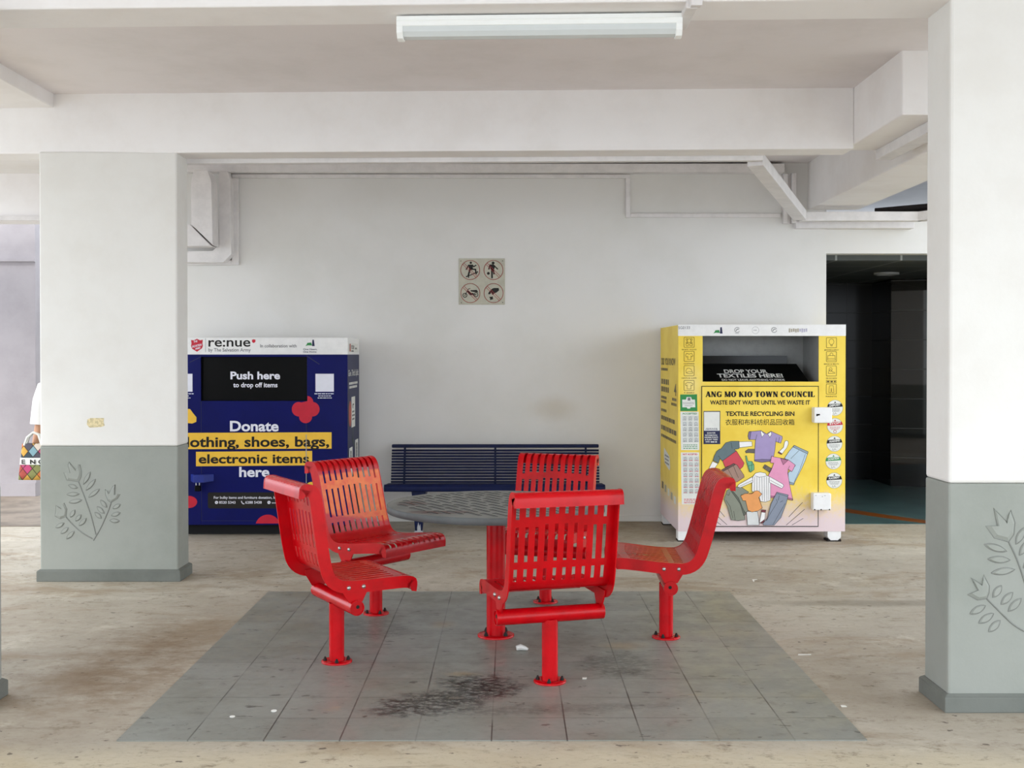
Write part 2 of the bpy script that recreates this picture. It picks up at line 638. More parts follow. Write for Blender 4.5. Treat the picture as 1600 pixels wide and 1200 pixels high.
beam([(-4.5, 5.125), (4.4, 4.752), (4.4, 5.042), (-4.5, 5.415)], 2.985)
beam([(-4.5, 7.798), (2.23, 7.55), (2.23, 7.79), (-4.5, 8.038)], 2.836)
beam([(-5.6, 8.0), (-2.8, 8.0), (-2.8, 8.6), (-5.6, 8.6)], 2.836)
beam([(-3.5, 5.3), (-3.02, 5.3), (-3.02, 7.85), (-3.5, 7.85)], 3.14)
beam([(2.23, 6.63), (4.4, 6.63), (4.4, 7.78), (2.23, 7.78)], 2.866)
beam([(2.688, 6.7), (3.144, 6.7), (3.144, 10.52), (2.688, 10.52)], 2.81)
beam([(-5.3, 10.5), (-3.35, 10.5), (-3.35, 10.8), (-5.3, 10.8)], 2.71)
struct('trim_1', MB().box(-7, -3.35, 10.47, 10.5, 2.71, 2.75), M['trunk'])

wall = MB().box(-3.4, 2.855, 10.5, 10.7, 0, CEIL)
struct('wall_back', wall, M['wall'])
struct('wall_lintel', MB().box(2.855, 5.2, 10.54, 10.7, 2.42, 2.76), M['wall'])
struct('baseboard_back', MB().box(-3.4, 2.855, 10.488, 10.5, 0, 0.055), M['wall'], bevel=0.004)
farp = mat_paint('mauve_grey_paint', 'A19B9E', '979194', 0.08)
struct('wall_left', MB().box(-7, -5.02, 12.35, 12.6, 0, CEIL), farp)
struct('baseboard_left', MB().box(-7, -5.02, 12.33, 12.35, 0, 0.145), farp)
struct('trim_2', MB().box(-7, -5.02, 12.32, 12.35, 2.49, 2.52), farp)


# lift lobby behind the opening
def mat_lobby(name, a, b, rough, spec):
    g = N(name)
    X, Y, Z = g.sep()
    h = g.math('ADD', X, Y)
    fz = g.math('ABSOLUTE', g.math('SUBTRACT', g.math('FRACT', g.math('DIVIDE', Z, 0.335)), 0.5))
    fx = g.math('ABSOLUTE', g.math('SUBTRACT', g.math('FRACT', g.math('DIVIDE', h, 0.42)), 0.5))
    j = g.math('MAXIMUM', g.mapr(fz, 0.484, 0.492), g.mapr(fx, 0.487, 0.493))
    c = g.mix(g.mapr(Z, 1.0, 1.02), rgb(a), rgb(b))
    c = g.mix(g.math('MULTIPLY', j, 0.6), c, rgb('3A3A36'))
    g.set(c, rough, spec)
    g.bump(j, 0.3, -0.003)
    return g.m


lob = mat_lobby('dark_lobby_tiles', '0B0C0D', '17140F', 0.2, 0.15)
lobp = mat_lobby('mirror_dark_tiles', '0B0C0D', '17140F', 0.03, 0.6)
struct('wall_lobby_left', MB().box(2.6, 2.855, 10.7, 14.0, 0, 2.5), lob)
struct('wall_lobby_right_added', MB().box(5.2, 5.35, 10.54, 14.2, 0, 2.5), lob)  # unseen wall added to stop daylight leaking into the lobby
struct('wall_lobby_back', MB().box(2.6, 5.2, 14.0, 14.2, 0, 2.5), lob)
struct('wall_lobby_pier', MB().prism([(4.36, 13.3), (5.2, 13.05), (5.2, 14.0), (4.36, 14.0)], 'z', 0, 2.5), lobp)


def mat_lobby_ceiling():
    g = N('lobby_ceiling_tiles')
    X, Y, Z = g.sep()
    a = g.math('ABSOLUTE', g.math('SUBTRACT', g.math('FRACT', g.math('DIVIDE', X, 0.6)), 0.5))
    b = g.math('ABSOLUTE', g.math('SUBTRACT', g.math('FRACT', g.math('DIVIDE', Y, 0.6)), 0.5))
    j = g.math('MAXIMUM', g.mapr(a, 0.48, 0.49), g.mapr(b, 0.48, 0.49))
    g.set(g.mix(j, rgb('4A4D4A'), rgb('8B8E8A')), 0.6, 0.3)
    return g.m


def mat_lobby_floor():
    g = N('teal_lobby_floor_tiles')
    X, Y, Z = g.sep()
    # orange guide stripe, gently curved
    d = g.math('SUBTRACT', g.math('ADD', g.math('MULTIPLY', g.math('SUBTRACT', X, 3.45), 0.843), g.math('MULTIPLY', g.math('SUBTRACT', Y, 10.85), 0.537)),
               g.math('MULTIPLY', g.math('POWER', g.math('SUBTRACT', Y, 10.85), 2.0), 0.12))
    s = g.mapr(g.math('ABSOLUTE', d), 0.09, 0.1, 1, 0)
    c = g.mix(g.mapr(g.noise(3, 5, 0.6), 0.4, 0.7), rgb('48605F'), rgb('3A4F4E'))
    g.set(g.mix(s, c, rgb('7A4318')), 0.35, 0.4)
    return g.m


struct('ceiling_lobby', MB().box(2.6, 5.2, 10.7, 14.2, 2.37, 2.45), mat_lobby_ceiling())
struct('floor_lobby', MB().box(2.856, 5.2, 10.32, 14.0, 0, 0.004), mat_lobby_floor())
dl = thing('downlight', 'unlit round downlight in the dark lobby ceiling', 'light', (3.98, 12.3, 2.37))
MB().lathe([(0.13, 0), (0.13, -0.02), (0.1, -0.024), (0.1, -0.01)], 28).build('rim', M['grey_metal'], dl)
MB().lathe([(0.1, 0), (0.1, -0.012)], 28).build('lens', M['diffuser'], dl)


# ================================================================== pillars
def leaf(face, a, b, w, relief, grooves, t=0.006):
    ax, ay = a
    bx, by = b
    L = math.hypot(bx - ax, by - ay)
    tx, ty = (bx - ax) / L, (by - ay) / L
    rim_u, n = [], 9
    for sgn in (1, -1):
        for i in range(n):
            q = i / n if sgn == 1 else 1 - i / n
            h = w / 2 * math.sin(PI * q) ** 0.8
            rim_u.append((ax + tx * L * q - ty * h * sgn, ay + ty * L * q + tx * h * sgn))
    carve(face, rim_u, relief, grooves, t)


def carve(face, pts, relief, grooves, t=0.006):
    """a slightly proud plaster shape with a darker tube as groove shade round it"""
    cx = sum(p[0] for p in pts) / len(pts)
    cy = sum(p[1] for p in pts) / len(pts)
    inn = [(cx + (p[0] - cx) * 0.72, cy + (p[1] - cy) * 0.72) for p in pts]
    n = len(pts)
    vs = [face.P(u, v, -0.001) for u, v in pts] + [face.P(u, v, t) for u, v in inn]
    fs = [(i, (i + 1) % n, n + (i + 1) % n, n + i) for i in range(n)] + [tuple(range(n, 2 * n))]
    relief.add(vs, fs)
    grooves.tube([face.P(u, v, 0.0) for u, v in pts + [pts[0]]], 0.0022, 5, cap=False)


def stem(face, pts, grooves, r=0.004):
    q = [Vector((p[0], p[1], 0)) for p in pts]
    out = []
    for i in range(len(q) - 1):
        p0, p1, p2, p3 = q[max(i - 1, 0)], q[i], q[i + 1], q[min(i + 2, len(q) - 1)]
        for k in range(6):
            t = k / 6
            out.append(0.5 * ((2 * p1) + (p2 - p0) * t + (2 * p0 - 5 * p1 + 4 * p2 - p3) * t * t + (3 * p1 - p0 - 3 * p2 + p3) * t ** 3))
    out.append(q[-1])
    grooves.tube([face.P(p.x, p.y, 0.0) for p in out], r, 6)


def pillar(label, x0, x1, y0, y1, top, paint, sk):
    c = ((x0 + x1) / 2, (y0 + y1) / 2, 0)
    t = thing('pillar', label, 'pillar', c)
    hx, hy = (x1 - x0) / 2, (y1 - y0) / 2
    MB().box(-hx, hx, -hy, hy, paint, top + 0.01).build('shaft', M['pillar_white'], t, bevel=0.012)
    MB().box(-hx - .001, hx + .001, -hy - .001, hy + .001, 0, paint).build('painted_dado', M['pillar_grey'], t, bevel=0.01, label='grey painted lower part of the pillar')
    mb = MB()
    o = 0.02
    ring = [(-hx - o, -hy - o), (hx + o, -hy - o), (hx + o, hy + o), (-hx - o, hy + o)]
    inn = [(-hx - .004, -hy - .004), (hx + .004, -hy - .004), (hx + .004, hy + .004), (-hx - .004, hy + .004)]
    mb.hexa([(a, b, 0) for a, b in ring], [(a, b, sk * 0.86) for a, b in ring])
    mb.hexa([(a, b, sk * 0.86) for a, b in ring], [(a, b, sk) for a, b in inn])
    mb.build('skirting', M['pillar_kerb'], t, bevel=0.004)
    return t, hx, hy


MOTIF_A = dict(
    stems=[[(600, 1020), (545, 800), (480, 610), (400, 400)], [(570, 1085), (660, 930), (740, 750), (780, 640)], [(560, 1065), (430, 990), (330, 900), (250, 810)]],
    flowers=[[(400, 400), (310, 385), (260, 380), (225, 290), (300, 300), (275, 200), (290, 165), (375, 265), (395, 200), (415, 195), (437, 280), (430, 340)],
             [(780, 640), (740, 620), (715, 550), (710, 485), (745, 545), (800, 450), (828, 430), (825, 555), (888, 545), (850, 600)],
             [(250, 810), (180, 835), (120, 800), (130, 740), (135, 675), (200, 715), (215, 660), (228, 645), (262, 720)]],
    leaves=[((455, 430), (540, 280)), ((485, 500), (602, 365)), ((515, 582), (648, 480)), ((280, 435), (390, 470)), ((260, 545), (410, 540)), ((285, 640), (440, 610)),
            ((655, 610), (730, 700)), ((615, 688), (700, 770)), ((588, 755), (668, 828)), ((800, 712), (890, 660)), ((780, 795), (890, 760)), ((760, 850), (880, 860)),
            ((300, 815), (358, 725)), ((362, 858), (430, 782)), ((402, 915), (492, 825)), ((130, 935), (230, 880)), ((190, 1005), (280, 935)), ((255, 1070), (350, 975))])
MOTIF_B = dict(
    stems=[[(425, 365), (490, 500), (560, 700), (640, 1000), (660, 1170)], [(240, 850), (370, 980), (480, 1080), (640, 1170)]],
    flowers=[[(425, 365), (300, 330), (228, 228), (325, 228), (293, 75), (415, 200), (442, 92), (480, 200), (470, 300)],
             [(240, 850), (160, 862), (75, 815), (160, 780), (103, 670), (200, 730), (213, 645), (262, 740), (260, 800)]],
    leaves=[((215, 385), (410, 445)), ((245, 510), (440, 520)), ((275, 630), (480, 600)), ((290, 840), (365, 735)), ((360, 900), (462, 795)), ((422, 960), (535, 845)),
            ((95, 980), (230, 908)), ((170, 1060), (300, 975)), ((255, 1135), (355, 1035)), ((485, 385), (560, 240)), ((515, 480), (610, 340)), ((550, 590), (660, 450))])


def motif(t, face, mo):
    re_, gr = MB(), MB()
    for f in mo['flowers']:
        carve(face, f, re_, gr, 0.007)
    for a, b in mo['leaves']:
        leaf(face, a, b, 46 if mo is MOTIF_A else 58, re_, gr)
    for s in mo['stems']:
        stem(face, s, gr)
    o = re_.build('leaf_relief', M['pillar_grey'], t)
    gr.build('groove_shade_line', M['groove'], o)


t, hx, hy = pillar('pale pillar with carved leaf sprigs beside the blue donation bin', -3.112, -2.2, 7.72, 7.98, 2.836, 0.897, 0.08)
motif(t, Face((-hx, -hy - .001, 0.897), (1, 0, 0), (0, 0, 1), (0, -1, 0), -53, -20, 7.5 * 235.75), MOTIF_A)
# torn sticker remnant on the shaft
mb = MB()
fc = Face((-hx, -hy, 0.897), (1, 0, 0), (0, 0, 1), (0, -1, 0), 62.5, 697, 235.75)
poly_print(fc, [(137, 655), (142, 653), (163, 653), (162, 659), (164, 665), (158, 667), (140, 668), (136, 663)], 0.0012, mb)
mb.build('sticker_remnant', plain('torn_paper', 'E3D3A8', 0.8, 0.2, 0, 0.2, 60), t, label='torn cream sticker remnant')

t, hx, hy = pillar('nearer white and grey pillar at the right edge, with carved sprigs', 1.845, 2.76, 4.88, 5.157, 2.99, 0.962, 0.078)
motif(t, Face((-hx, -hy - .001, 0.962), (1, 0, 0), (0, 0, 1), (0, -1, 0), -87, -136, 5.45 * 373), MOTIF_B)
pillar('pillar at the left edge of which only the foot corner shows', -3.12, -2.235, 4.88, 5.12, 2.99, 0.93, 0.078)


# ================================================================== ceiling light, trunking, ducts
lamp = thing('ceiling_light', 'long white batten light with frosted cover under the front beam', 'light', (0.129, 5.11, 2.985), math.radians(-2.4))
L2 = 0.62
MB().box(-L2, L2, -0.05, 0.05, -0.052, -0.008).box(-L2 * 0.999, L2 * 0.999, -0.053, 0.053, -0.032, -0.026).build('housing', M['lamp_white'], lamp, bevel=0.003)
mb = MB()
pr = [(-0.045, -0.052), (-0.043, -0.075), (-0.028, -0.094), (0, -0.1), (0.028, -0.094), (0.043, -0.075), (0.045, -0.052)]
mb.prism(pr, 'x', -L2 + 0.025, L2 - 0.025)
mb.build('diffuser', M['diffuser'], lamp)
for s in (-1, 1):
    pc = [(-0.05, -0.05), (-0.049, -0.08), (-0.03, -0.102), (0, -0.106), (0.03, -0.102), (0.049, -0.08), (0.05, -0.05)]
    MB().prism(pc, 'x', s * (L2 - 0.028), s * L2).build('end_cap', M['lamp_white'], lamp, bevel=0.003)
for s in (-0.45, 0.45):
    MB().box(s - 0.03, s + 0.03, -0.03, 0.03, -0.01, 0.0).build('bracket', M['grey_metal'], lamp)


def trunk(label, mb, bevel=0.004, name='cable_trunking', cat='trunking'):
    o = mb.build(name, M['trunk'], bevel=bevel)
    return tag(o, label, cat)


trunk('short cream trunking down the front beam beside the batten light',
      MB().box(0.756, 0.804, 4.862, 4.905, 2.957, CEIL).box(0.742, 0.79, 4.9, 5.23, 2.955, 2.986))
trunk('long thin trunking along the back of the main beam', MB().prism([(-2.9, 7.98), (1.7, 7.81), (1.7, 7.87), (-2.9, 8.04)], 'z', 2.805, 2.86))
trunk('wide cable tray along the very top of the back wall', MB().box(-3.2, 2.45, 10.38, 10.5, 3.13, 3.205))
trunk('stepped surface trunking framing the upper right of the back wall',
      MB().box(-2.49, 1.085, 10.475, 10.497, 3.09, 3.125).box(1.045, 1.085, 10.472, 10.497, 2.735, 3.09).box(1.085, 2.44, 10.475, 10.497, 2.74, 2.775))
trunk('angled surface trunking around the duct elbow beside the left pillar',
      MB().box(-2.49, -2.43, 10.46, 10.497, 2.31, 3.088).box(-3.3, -2.49, 10.46, 10.497, 2.31, 2.35))
trunk('upright trunking pair at the right end of the back wall',
      MB().box(2.455, 2.495, 10.44, 10.5, 2.68, 3.128).box(2.525, 2.565, 10.42, 10.5, 2.68, 3.128).box(2.495, 2.525, 10.47, 10.5, 2.68, 3.128))


def bar(p, q, w, h):
    p, q = Vector(p), Vector(q)
    t = (q - p).normalized()
    a = t.cross(Vector((0, 0, 1))).normalized() * w / 2
    b = Vector((0, 0, h / 2))
    return [p - a - b, p + a - b, p + a + b, p - a + b], [q - a - b, q + a - b, q + a + b, q - a + b]


lo, hi = bar((1.665, 7.90, 2.825), (2.535, 10.175, 2.72), 0.11, 0.085)
trunk('diagonal trunking slanting from the main beam to the lobby lintel', MB().hexa(lo, hi))
trunk('upper horizontal trunking crossing above the lobby opening', MB().box(2.555, 3.62, 10.18, 10.28, 2.675, 2.755).hexa(*bar((3.6, 10.23, 2.715), (4.1, 9.4, 2.715), 0.1, 0.08)))
trunk('lower trunking along the lintel over the lobby opening', MB().box(2.56, 3.62, 10.42, 10.54, 2.635, 2.695))
trunk('trunking under the side beam near the right pillar', MB().box(2.44, 2.55, 6.66, 7.77, 2.80, 2.866))


def duct(label, px, k, y0, y1):
    pts = [((x - 796) / k, 1.5 + (555 - y) / k) for x, y in px]
    return trunk(label, MB().prism(pts, 'y', y0, y1), 0.003, 'duct', 'duct')


duct('outer flat duct elbow high beside the left pillar',
     [(343, 268), (356, 268), (361, 284), (362, 397), (350, 410), (270, 410), (270, 393), (333, 392), (343, 382)], 176.0, 10.345, 10.497)
duct('inner deeper duct elbow nearest the left pillar',
     [(306, 268), (327, 268), (333, 285), (335, 384), (301.6, 351.5), (301.6, 282)], 179.0, 10.13, 10.34)
duct('mitred lower leg of the inner duct running behind the left pillar',
     [(333.6, 385.6), (270, 386), (270, 353), (300.6, 352.4)], 178.0, 10.16, 10.34)
mb = MB()
for pts in ([(3.3, 11.2, 2.80), (3.9, 10.75, 2.83), (4.3, 10.3, 2.85)], [(3.45, 11.0, 2.86), (3.95, 10.75, 2.88), (4.3, 10.5, 2.9)]):
    mb.tube(pts, 0.028, 10)
tag(mb.build('service_pipe', M['dark_bolt']), 'pair of dark service pipes in the gap above the lobby lintel', 'pipe')
o = mb = MB().box(3.55, 4.1, 10.85, 11.0, 2.735, 2.765)
tag(mb.build('pipe_support', M['trunk']), 'pale rail under the dark service pipes above the lobby lintel', 'bracket')


# ================================================================== wall sign
SG = thing('prohibition_sign', 'square beige plate with four red crossed-out pictograms on the back wall', 'sign', (-0.249, 10.5, 1.955))
ks = 1820 / 10.49
sf = Face((0, -0.008, 0), (1, 0, 0), (0, 0, 1), (0, -1, 0), 638, 950, ks * 10)
w2 = 0.208
MB().prism([(-w2, 0.0), (w2, 0.0), (w2, 0.416), (-w2, 0.416)], 'y', -0.008, 0.0).build('plate', M['sign'], SG, bevel=0.003)
sf.o = Vector((0, -0.008, 0))
for cx, cy, nm in ((458, 410, 'skateboarding'), (820, 410, 'football'), (460, 770, 'motorcycle'), (822, 770, 'littering')):
    k = MB()
    if nm == 'skateboarding':
        poly_print(sf, ell(467, 297, 18, 18), .0008, k)
        for ln, w in (([(445, 335), (490, 335), (485, 400), (455, 400)], 0),):
            poly_print(sf, [(430, 325), (495, 325), (500, 385), (470, 410), (440, 400)], .0008, k)
        line_print(sf, [(432, 335), (415, 370), (395, 400)], 18, .0008, k)
        line_print(sf, [(490, 330), (512, 358), (548, 335)], 18, .0008, k)
        line_print(sf, [(455, 395), (440, 450), (425, 505)], 24, .0008, k)
        line_print(sf, [(475, 395), (540, 400), (548, 460)], 22, .0008, k)
        line_print(sf, [(395, 515), (470, 485), (570, 440)], 14, .0008, k)
        for u, v in ((403, 512), (432, 520), (572, 440), (555, 465)):
            poly_print(sf, ell(u, v, 11, 11, 12), .0009, k)
    elif nm == 'football':
        poly_print(sf, ell(815, 300, 23, 21), .0008, k)
        poly_print(sf, [(755, 325), (820, 320), (850, 345), (828, 410), (785, 420), (770, 370)], .0008, k)
        line_print(sf, [(765, 335), (748, 395)], 20, .0008, k)
        line_print(sf, [(835, 345), (885, 395)], 18, .0008, k)
        line_print(sf, [(795, 400), (798, 528)], 26, .0008, k)
        line_print(sf, [(818, 400), (828, 470)], 22, .0008, k)
        poly_print(sf, ell(741, 462, 22, 22), .0008, k)
    elif nm == 'motorcycle':
        for u, v in ((375, 803), (548, 795)):
            line_print(sf, ell(u, v, 31, 31), 11, .0008, k, closed=True)
            poly_print(sf, ell(u, v, 9, 9, 12), .0008, k)
        line_print(sf, [(375, 803), (410, 740), (425, 710), (455, 697)], 10, .0008, k)
        poly_print(sf, [(405, 735), (440, 735), (470, 765), (515, 770), (500, 800), (450, 800), (425, 770)], .0008, k)
        poly_print(sf, [(460, 725), (560, 720), (585, 760), (470, 745)], .0008, k)
        line_print(sf, [(500, 795), (548, 795)], 12, .0008, k)
    else:
        poly_print(sf, [(800, 700), (830, 690), (900, 690), (910, 725), (870, 760), (830, 775), (815, 800), (800, 790), (785, 765), (765, 790), (735, 785), (750, 750)], .0008, k)
        poly_print(sf, [(755, 830), (815, 822), (808, 845), (822, 862), (765, 880), (770, 858)], .0008, k)
    o = k.build('pictogram', M['black_ink'], SG, label='black %s pictogram' % nm)
    r = MB()
    line_print(sf, ell(cx, cy, 149, 149, 48), 9, .0012, r, closed=True)
    c45 = 149 * 0.7
    line_print(sf, [(cx - c45 + 5, cy - c45 - 5), (cx + c45 + 5, cy + c45 - 5)], 7, .0014, r)
    line_print(sf, [(cx - c45 - 14, cy - c45 + 14), (cx + c45 - 14, cy + c45 + 14)], 7, .0014, r)
    r.build('prohibition_ring', M['sign_red'], o)
for u, v in ((312, 270), (964, 268), (318, 920), (964, 916)):
    p = sf.P(u, v, 0)
    MB().lathe([(0.004, 0), (0.004, 0.003)], 10).build('screw', M['dark_bolt'], SG).matrix_local = Matrix.Translation(p) @ Matrix.Rotation(PI / 2, 4, 'X')


# ================================================================== chairs
def smooth_profile(pts, n=5):
    for _ in range(3):
        q = [pts[0]]
        for a, b in zip(pts[:-1], pts[1:]):
            q += [(a[0] * .75 + b[0] * .25, a[1] * .75 + b[1] * .25), (a[0] * .25 + b[0] * .75, a[1] * .25 + b[1] * .75)]
        pts = q + [pts[-1]]
    return pts


def chair_profile(zt):
    f = (zt - 0.43) / (0.866 - 0.43)

    def Z(z):
        return 0.43 + (z - 0.43) * f
    return smooth_profile([(-.309, .39), (-.312, .425), (-.303, .455), (-.25, .459), (-.16, .45), (-.06, .437), (.03, .430), (.085, .432), (.125, .462),
                           (.148, Z(.53)), (.165, Z(.59)), (.19, Z(.69)), (.213, Z(.78)), (.228, Z(.832)), (.25, Z(.864)), (.285, Z(.870)), (.318, Z(.864)), (.322, Z(.845)), (.320, Z(.805))])


class Prof:
    def __init__(s, pts):
        s.p = pts
        s.s = [0.0]
        for a, b in zip(pts[:-1], pts[1:]):
            s.s.append(s.s[-1] + math.hypot(b[0] - a[0], b[1] - a[1]))
        s.L = s.s[-1]

    def at(s, q):
        q = min(max(q, 0), s.L)
        for i in range(len(s.s) - 1):
            if s.s[i + 1] >= q:
                t = (q - s.s[i]) / max(1e-9, s.s[i + 1] - s.s[i])
                a, b = s.p[i], s.p[i + 1]
                return (a[0] + (b[0] - a[0]) * t, a[1] + (b[1] - a[1]) * t)
        return s.p[-1]

    def norm(s, q):
        a, b = s.at(q - .004), s.at(q + .004)
        dx, dz = b[0] - a[0], b[1] - a[1]
        L = math.hypot(dx, dz)
        return (-dz / L, dx / L)            # towards the sitter

    def s_u(s, u):                          # on the seat
        for i in range(len(s.p)):
            if s.p[i][0] >= u and s.s[i] > 0.06:
                return s.s[i]

    def s_z(s, z):                          # on the back
        for i in range(len(s.p)):
            if s.p[i][0] > 0.1 and s.p[i][1] >= z:
                return s.s[i]


HW = 0.25
NS = 10


def make_chair(label, zt, redback, lean=0.0):
    pr = chair_profile(zt)
    S = Prof(pr)                            # upright profile, for measuring where the slots sit
    ca, sa = math.cos(math.radians(lean)), math.sin(math.radians(lean))
    P = Prof([(u * ca - (z - .42) * sa, .42 + u * sa + (z - .42) * ca) for u, z in pr])
    t = thing('fixed_chair', label, 'chair', group='red chairs round the table')
    f = (zt - 0.43) / (0.866 - 0.43)
    zz = lambda z: 0.43 + (z - 0.43) * f
    wi = HW - 0.004
    pitch = 2 * (wi - 0.018) / NS
    sw = 0.0165
    s_split = S.s_u(0.10)
    cols = []                               # (x0, x1, slots)
    x = -wi
    for k in range(NS):
        c = -wi + 0.018 + pitch * (k + 0.5)
        cols.append((x, c - sw / 2, None))
        cols.append((c - sw / 2, c + sw / 2, c / wi))
        x = c + sw / 2
    cols.append((x, wi, None))
    thick = 0.0045

    def strip(mb, x0, x1, a, b):
        n = max(2, int((b - a) / 0.012))
        qs = [a + (b - a) * i / n for i in range(n + 1)]
        top, bot = [], []
        for q in qs:
            u, z = P.at(q)
            nu, nz = P.norm(q)
            top += [(x0, -u + -nu * thick, z + nz * thick), (x1, -u + -nu * thick, z + nz * thick)]
            bot += [(x0, -u, z), (x1, -u, z)]
        m = len(qs)
        vs = top + bot
        fs, sm = [], []
        for i in range(m - 1):
            fs.append((2 * i, 2 * i + 2, 2 * i + 3, 2 * i + 1))
            fs.append((2 * m + 2 * i, 2 * m + 2 * i + 1, 2 * m + 2 * i + 3, 2 * m + 2 * i + 2))
        mb.add(vs, fs, 0, True)
        fs = []
        for i in range(m - 1):
            fs.append((2 * i, 2 * m + 2 * i, 2 * m + 2 * i + 2, 2 * i + 2))
            fs.append((2 * i + 1, 2 * i + 3, 2 * m + 2 * i + 3, 2 * m + 2 * i + 1))
        fs.append((0, 1, 2 * m + 1, 2 * m))
        fs.append((2 * m - 2, 4 * m - 2, 4 * m - 1, 2 * m - 1))
        mb.add(vs, fs, 0, False)

    seat, back = MB(), MB()
    for x0, x1, c in cols:
        if c is None:
            strip(seat, x0, x1, 0, s_split)
            strip(back, x0, x1, s_split, P.L)
            continue
        arch = 0.022 * (1 - c * c)
        seat_slots = [(0.045, S.s_u(-.245) - 0.02 * (1 - c * c)), (S.s_u(-.205) - 0.02 * (1 - c * c), S.s_u(-.02)), (S.s_u(0.015), S.s_u(0.065))]
        back_slots = [(S.s_z(zz(.475)), S.s_z(zz(.525))), (S.s_z(zz(.56)), S.s_z(zz(.70) + arch)), (S.s_z(zz(.74) + arch), P.L - 0.080)]
        for mb, a, b, sl in ((seat, 0, s_split, seat_slots), (back, s_split, P.L, back_slots)):
            q = a
            for s0, s1 in sl:
                strip(mb, x0, x1, q, s0)
                q = s1
            strip(mb, x0, x1, q, b)
    seat.build('seat', M['red'], t)
    back.build('backrest', redback, t, label='backrest with a worn orange patch' if redback is M['redworn'] else None)
    # side frames: a flat band under the seat and behind the back
    for sx in (-1, 1):
        mb = MB()
        n = 70
        outer, inner = [], []
        for i in range(n + 1):
            q = 0.0 + P.L * i / n
            u, z = P.at(q)
            nu, nz = P.norm(q)
            d = 0.052
            e = min(q, P.L - q)
            if e < 0.05:
                d = 0.018 + 0.034 * (e / 0.05)
            inner.append((u + nu * .006, z + nz * .006))
            outer.append((u - nu * d, z - nz * d))
        x0, x1 = sx * (HW - 0.006), sx * HW
        vs, fs = [], []
        for xx in (x0, x1):
            vs += [(xx, -u, z) for u, z in inner] + [(xx, -u, z) for u, z in outer]
        m = n + 1
        for b in (0, 2 * m):
            for i in range(n):
                fs.append((b + i, b + i + 1, b + m + i + 1, b + m + i))
        for i in range(n):
            fs.append((i, i + 1, 2 * m + i + 1, 2 * m + i))
            fs.append((m + i, m + i + 1, 3 * m + i + 1, 3 * m + i))
        fs += [(0, m, 3 * m, 2 * m), (n, m + n, 3 * m + n, 2 * m + n)]
        mb.add(vs, fs)
        mb.build('side_frame', M['red'], t)
        # bracket plate from seat to tube
        pl = [(-0.066, 0.425), (0.075, 0.42), (0.075, 0.40), (0.035, 0.335), (-0.032, 0.335), (-0.066, 0.40)]
        br = MB().prism([(-u, z) for u, z in pl], 'x', sx * (HW - 0.013), sx * (HW - 0.006)).build('bracket', M['red'], t, bevel=0.002)
        for u in (-0.035, 0.04):
            b = MB().lathe([(0.010, 0), (0.010, 0.004), (0.006, 0.008), (0.001, 0.009)], 14).build('bolt', M['steel'], br)
            b.matrix_local = Matrix.Translation((sx * HW, -u, 0.408)) @ Matrix.Rotation(sx * PI / 2, 4, 'Y')
    tb = MB().tube([(-HW - 0.008, 0, 0.31), (HW + 0.008, 0, 0.31)], 0.036, 24, cap=False)
    tb.tube([(-HW - 0.008, 0, 0.31), (HW + 0.008, 0, 0.31)], 0.0315, 24, cap=False)
    for sx in (-1, 1):
        rg = [[(sx * (HW + .008), r * math.cos(2 * PI * k / 24), 0.31 + r * math.sin(2 * PI * k / 24)) for k in range(24)] for r in (.036, .0315)]
        tb.add(rg[0] + rg[1], [(k, (k + 1) % 24, 24 + (k + 1) % 24, 24 + k) for k in range(24)])
    tb = tb.build('cross_tube', M['red'], t)
    for sx in (-1, 1):
        cp = MB().tube([(sx * (HW - .012), 0, 0.31), (sx * (HW + .003), 0, 0.31)], 0.0316, 20)
        cp.tube([(sx * (HW + .0028), .004, 0.315), (sx * (HW + .004), .004, 0.315)], 0.009, 10, 1)
        cp.build('tube_plug', [M['red'], M['dark_bolt']], tb)
    MB().tube([(0, 0, 0.01), (0, 0, 0.29)], 0.037, 24, cap=False).build('post', M['red'], t)
    bp = MB().lathe([(0.074, 0.0), (0.075, 0.006), (0.072, 0.009), (0.04, 0.009)], 32).build('base_plate', M['red'], t)
    for k in range(4):
        a = PI / 4 + k * PI / 2 + 0.4
        MB().lathe([(0.0095, 0.009), (0.0095, 0.015), (0.006, 0.022), (0.004, 0.028)], 8, (0.056 * math.cos(a), 0.056 * math.sin(a), 0)).build('anchor_bolt', M['dark_bolt'], bp)
    return t


CX, CY = -0.072, 6.19
PADZ = 0.005


def chair_pose(x, y, turn=0.0):
    """x, y of the post; the chair faces the table"""
    return (x, y, PADZ), math.atan2(CY - y, CX - x) - PI / 2 + math.radians(turn)


def put(o, x, y, turn=0.0):
    loc, rz = chair_pose(x, y, turn)
    o.location = loc
    o.rotation_euler = (0, 0, rz)


chA = make_chair('red slatted chair nearest the left, its back lip towards the blue bin', 0.868, M['red'], 6.0)
put(chA, -0.842, 5.665, -4)
loc, rz = chair_pose(0.185, 5.317)
copy_thing(chA, loc, rz, 'red slatted chair in front, its back turned to the viewer')
chD = make_chair('red slatted chair seen side-on in front of the yellow bin', 0.868, M['red'])
put(chD, 0.83, 6.155)
loc, rz = chair_pose(0.218, 7.04)
copy_thing(chD, loc, rz, 'red slatted chair behind the table, facing the viewer before the bench')
chB = make_chair('red slatted chair with a worn orange patch on its backrest', 0.875, M['redworn'])
put(chB, -0.772, 6.725)

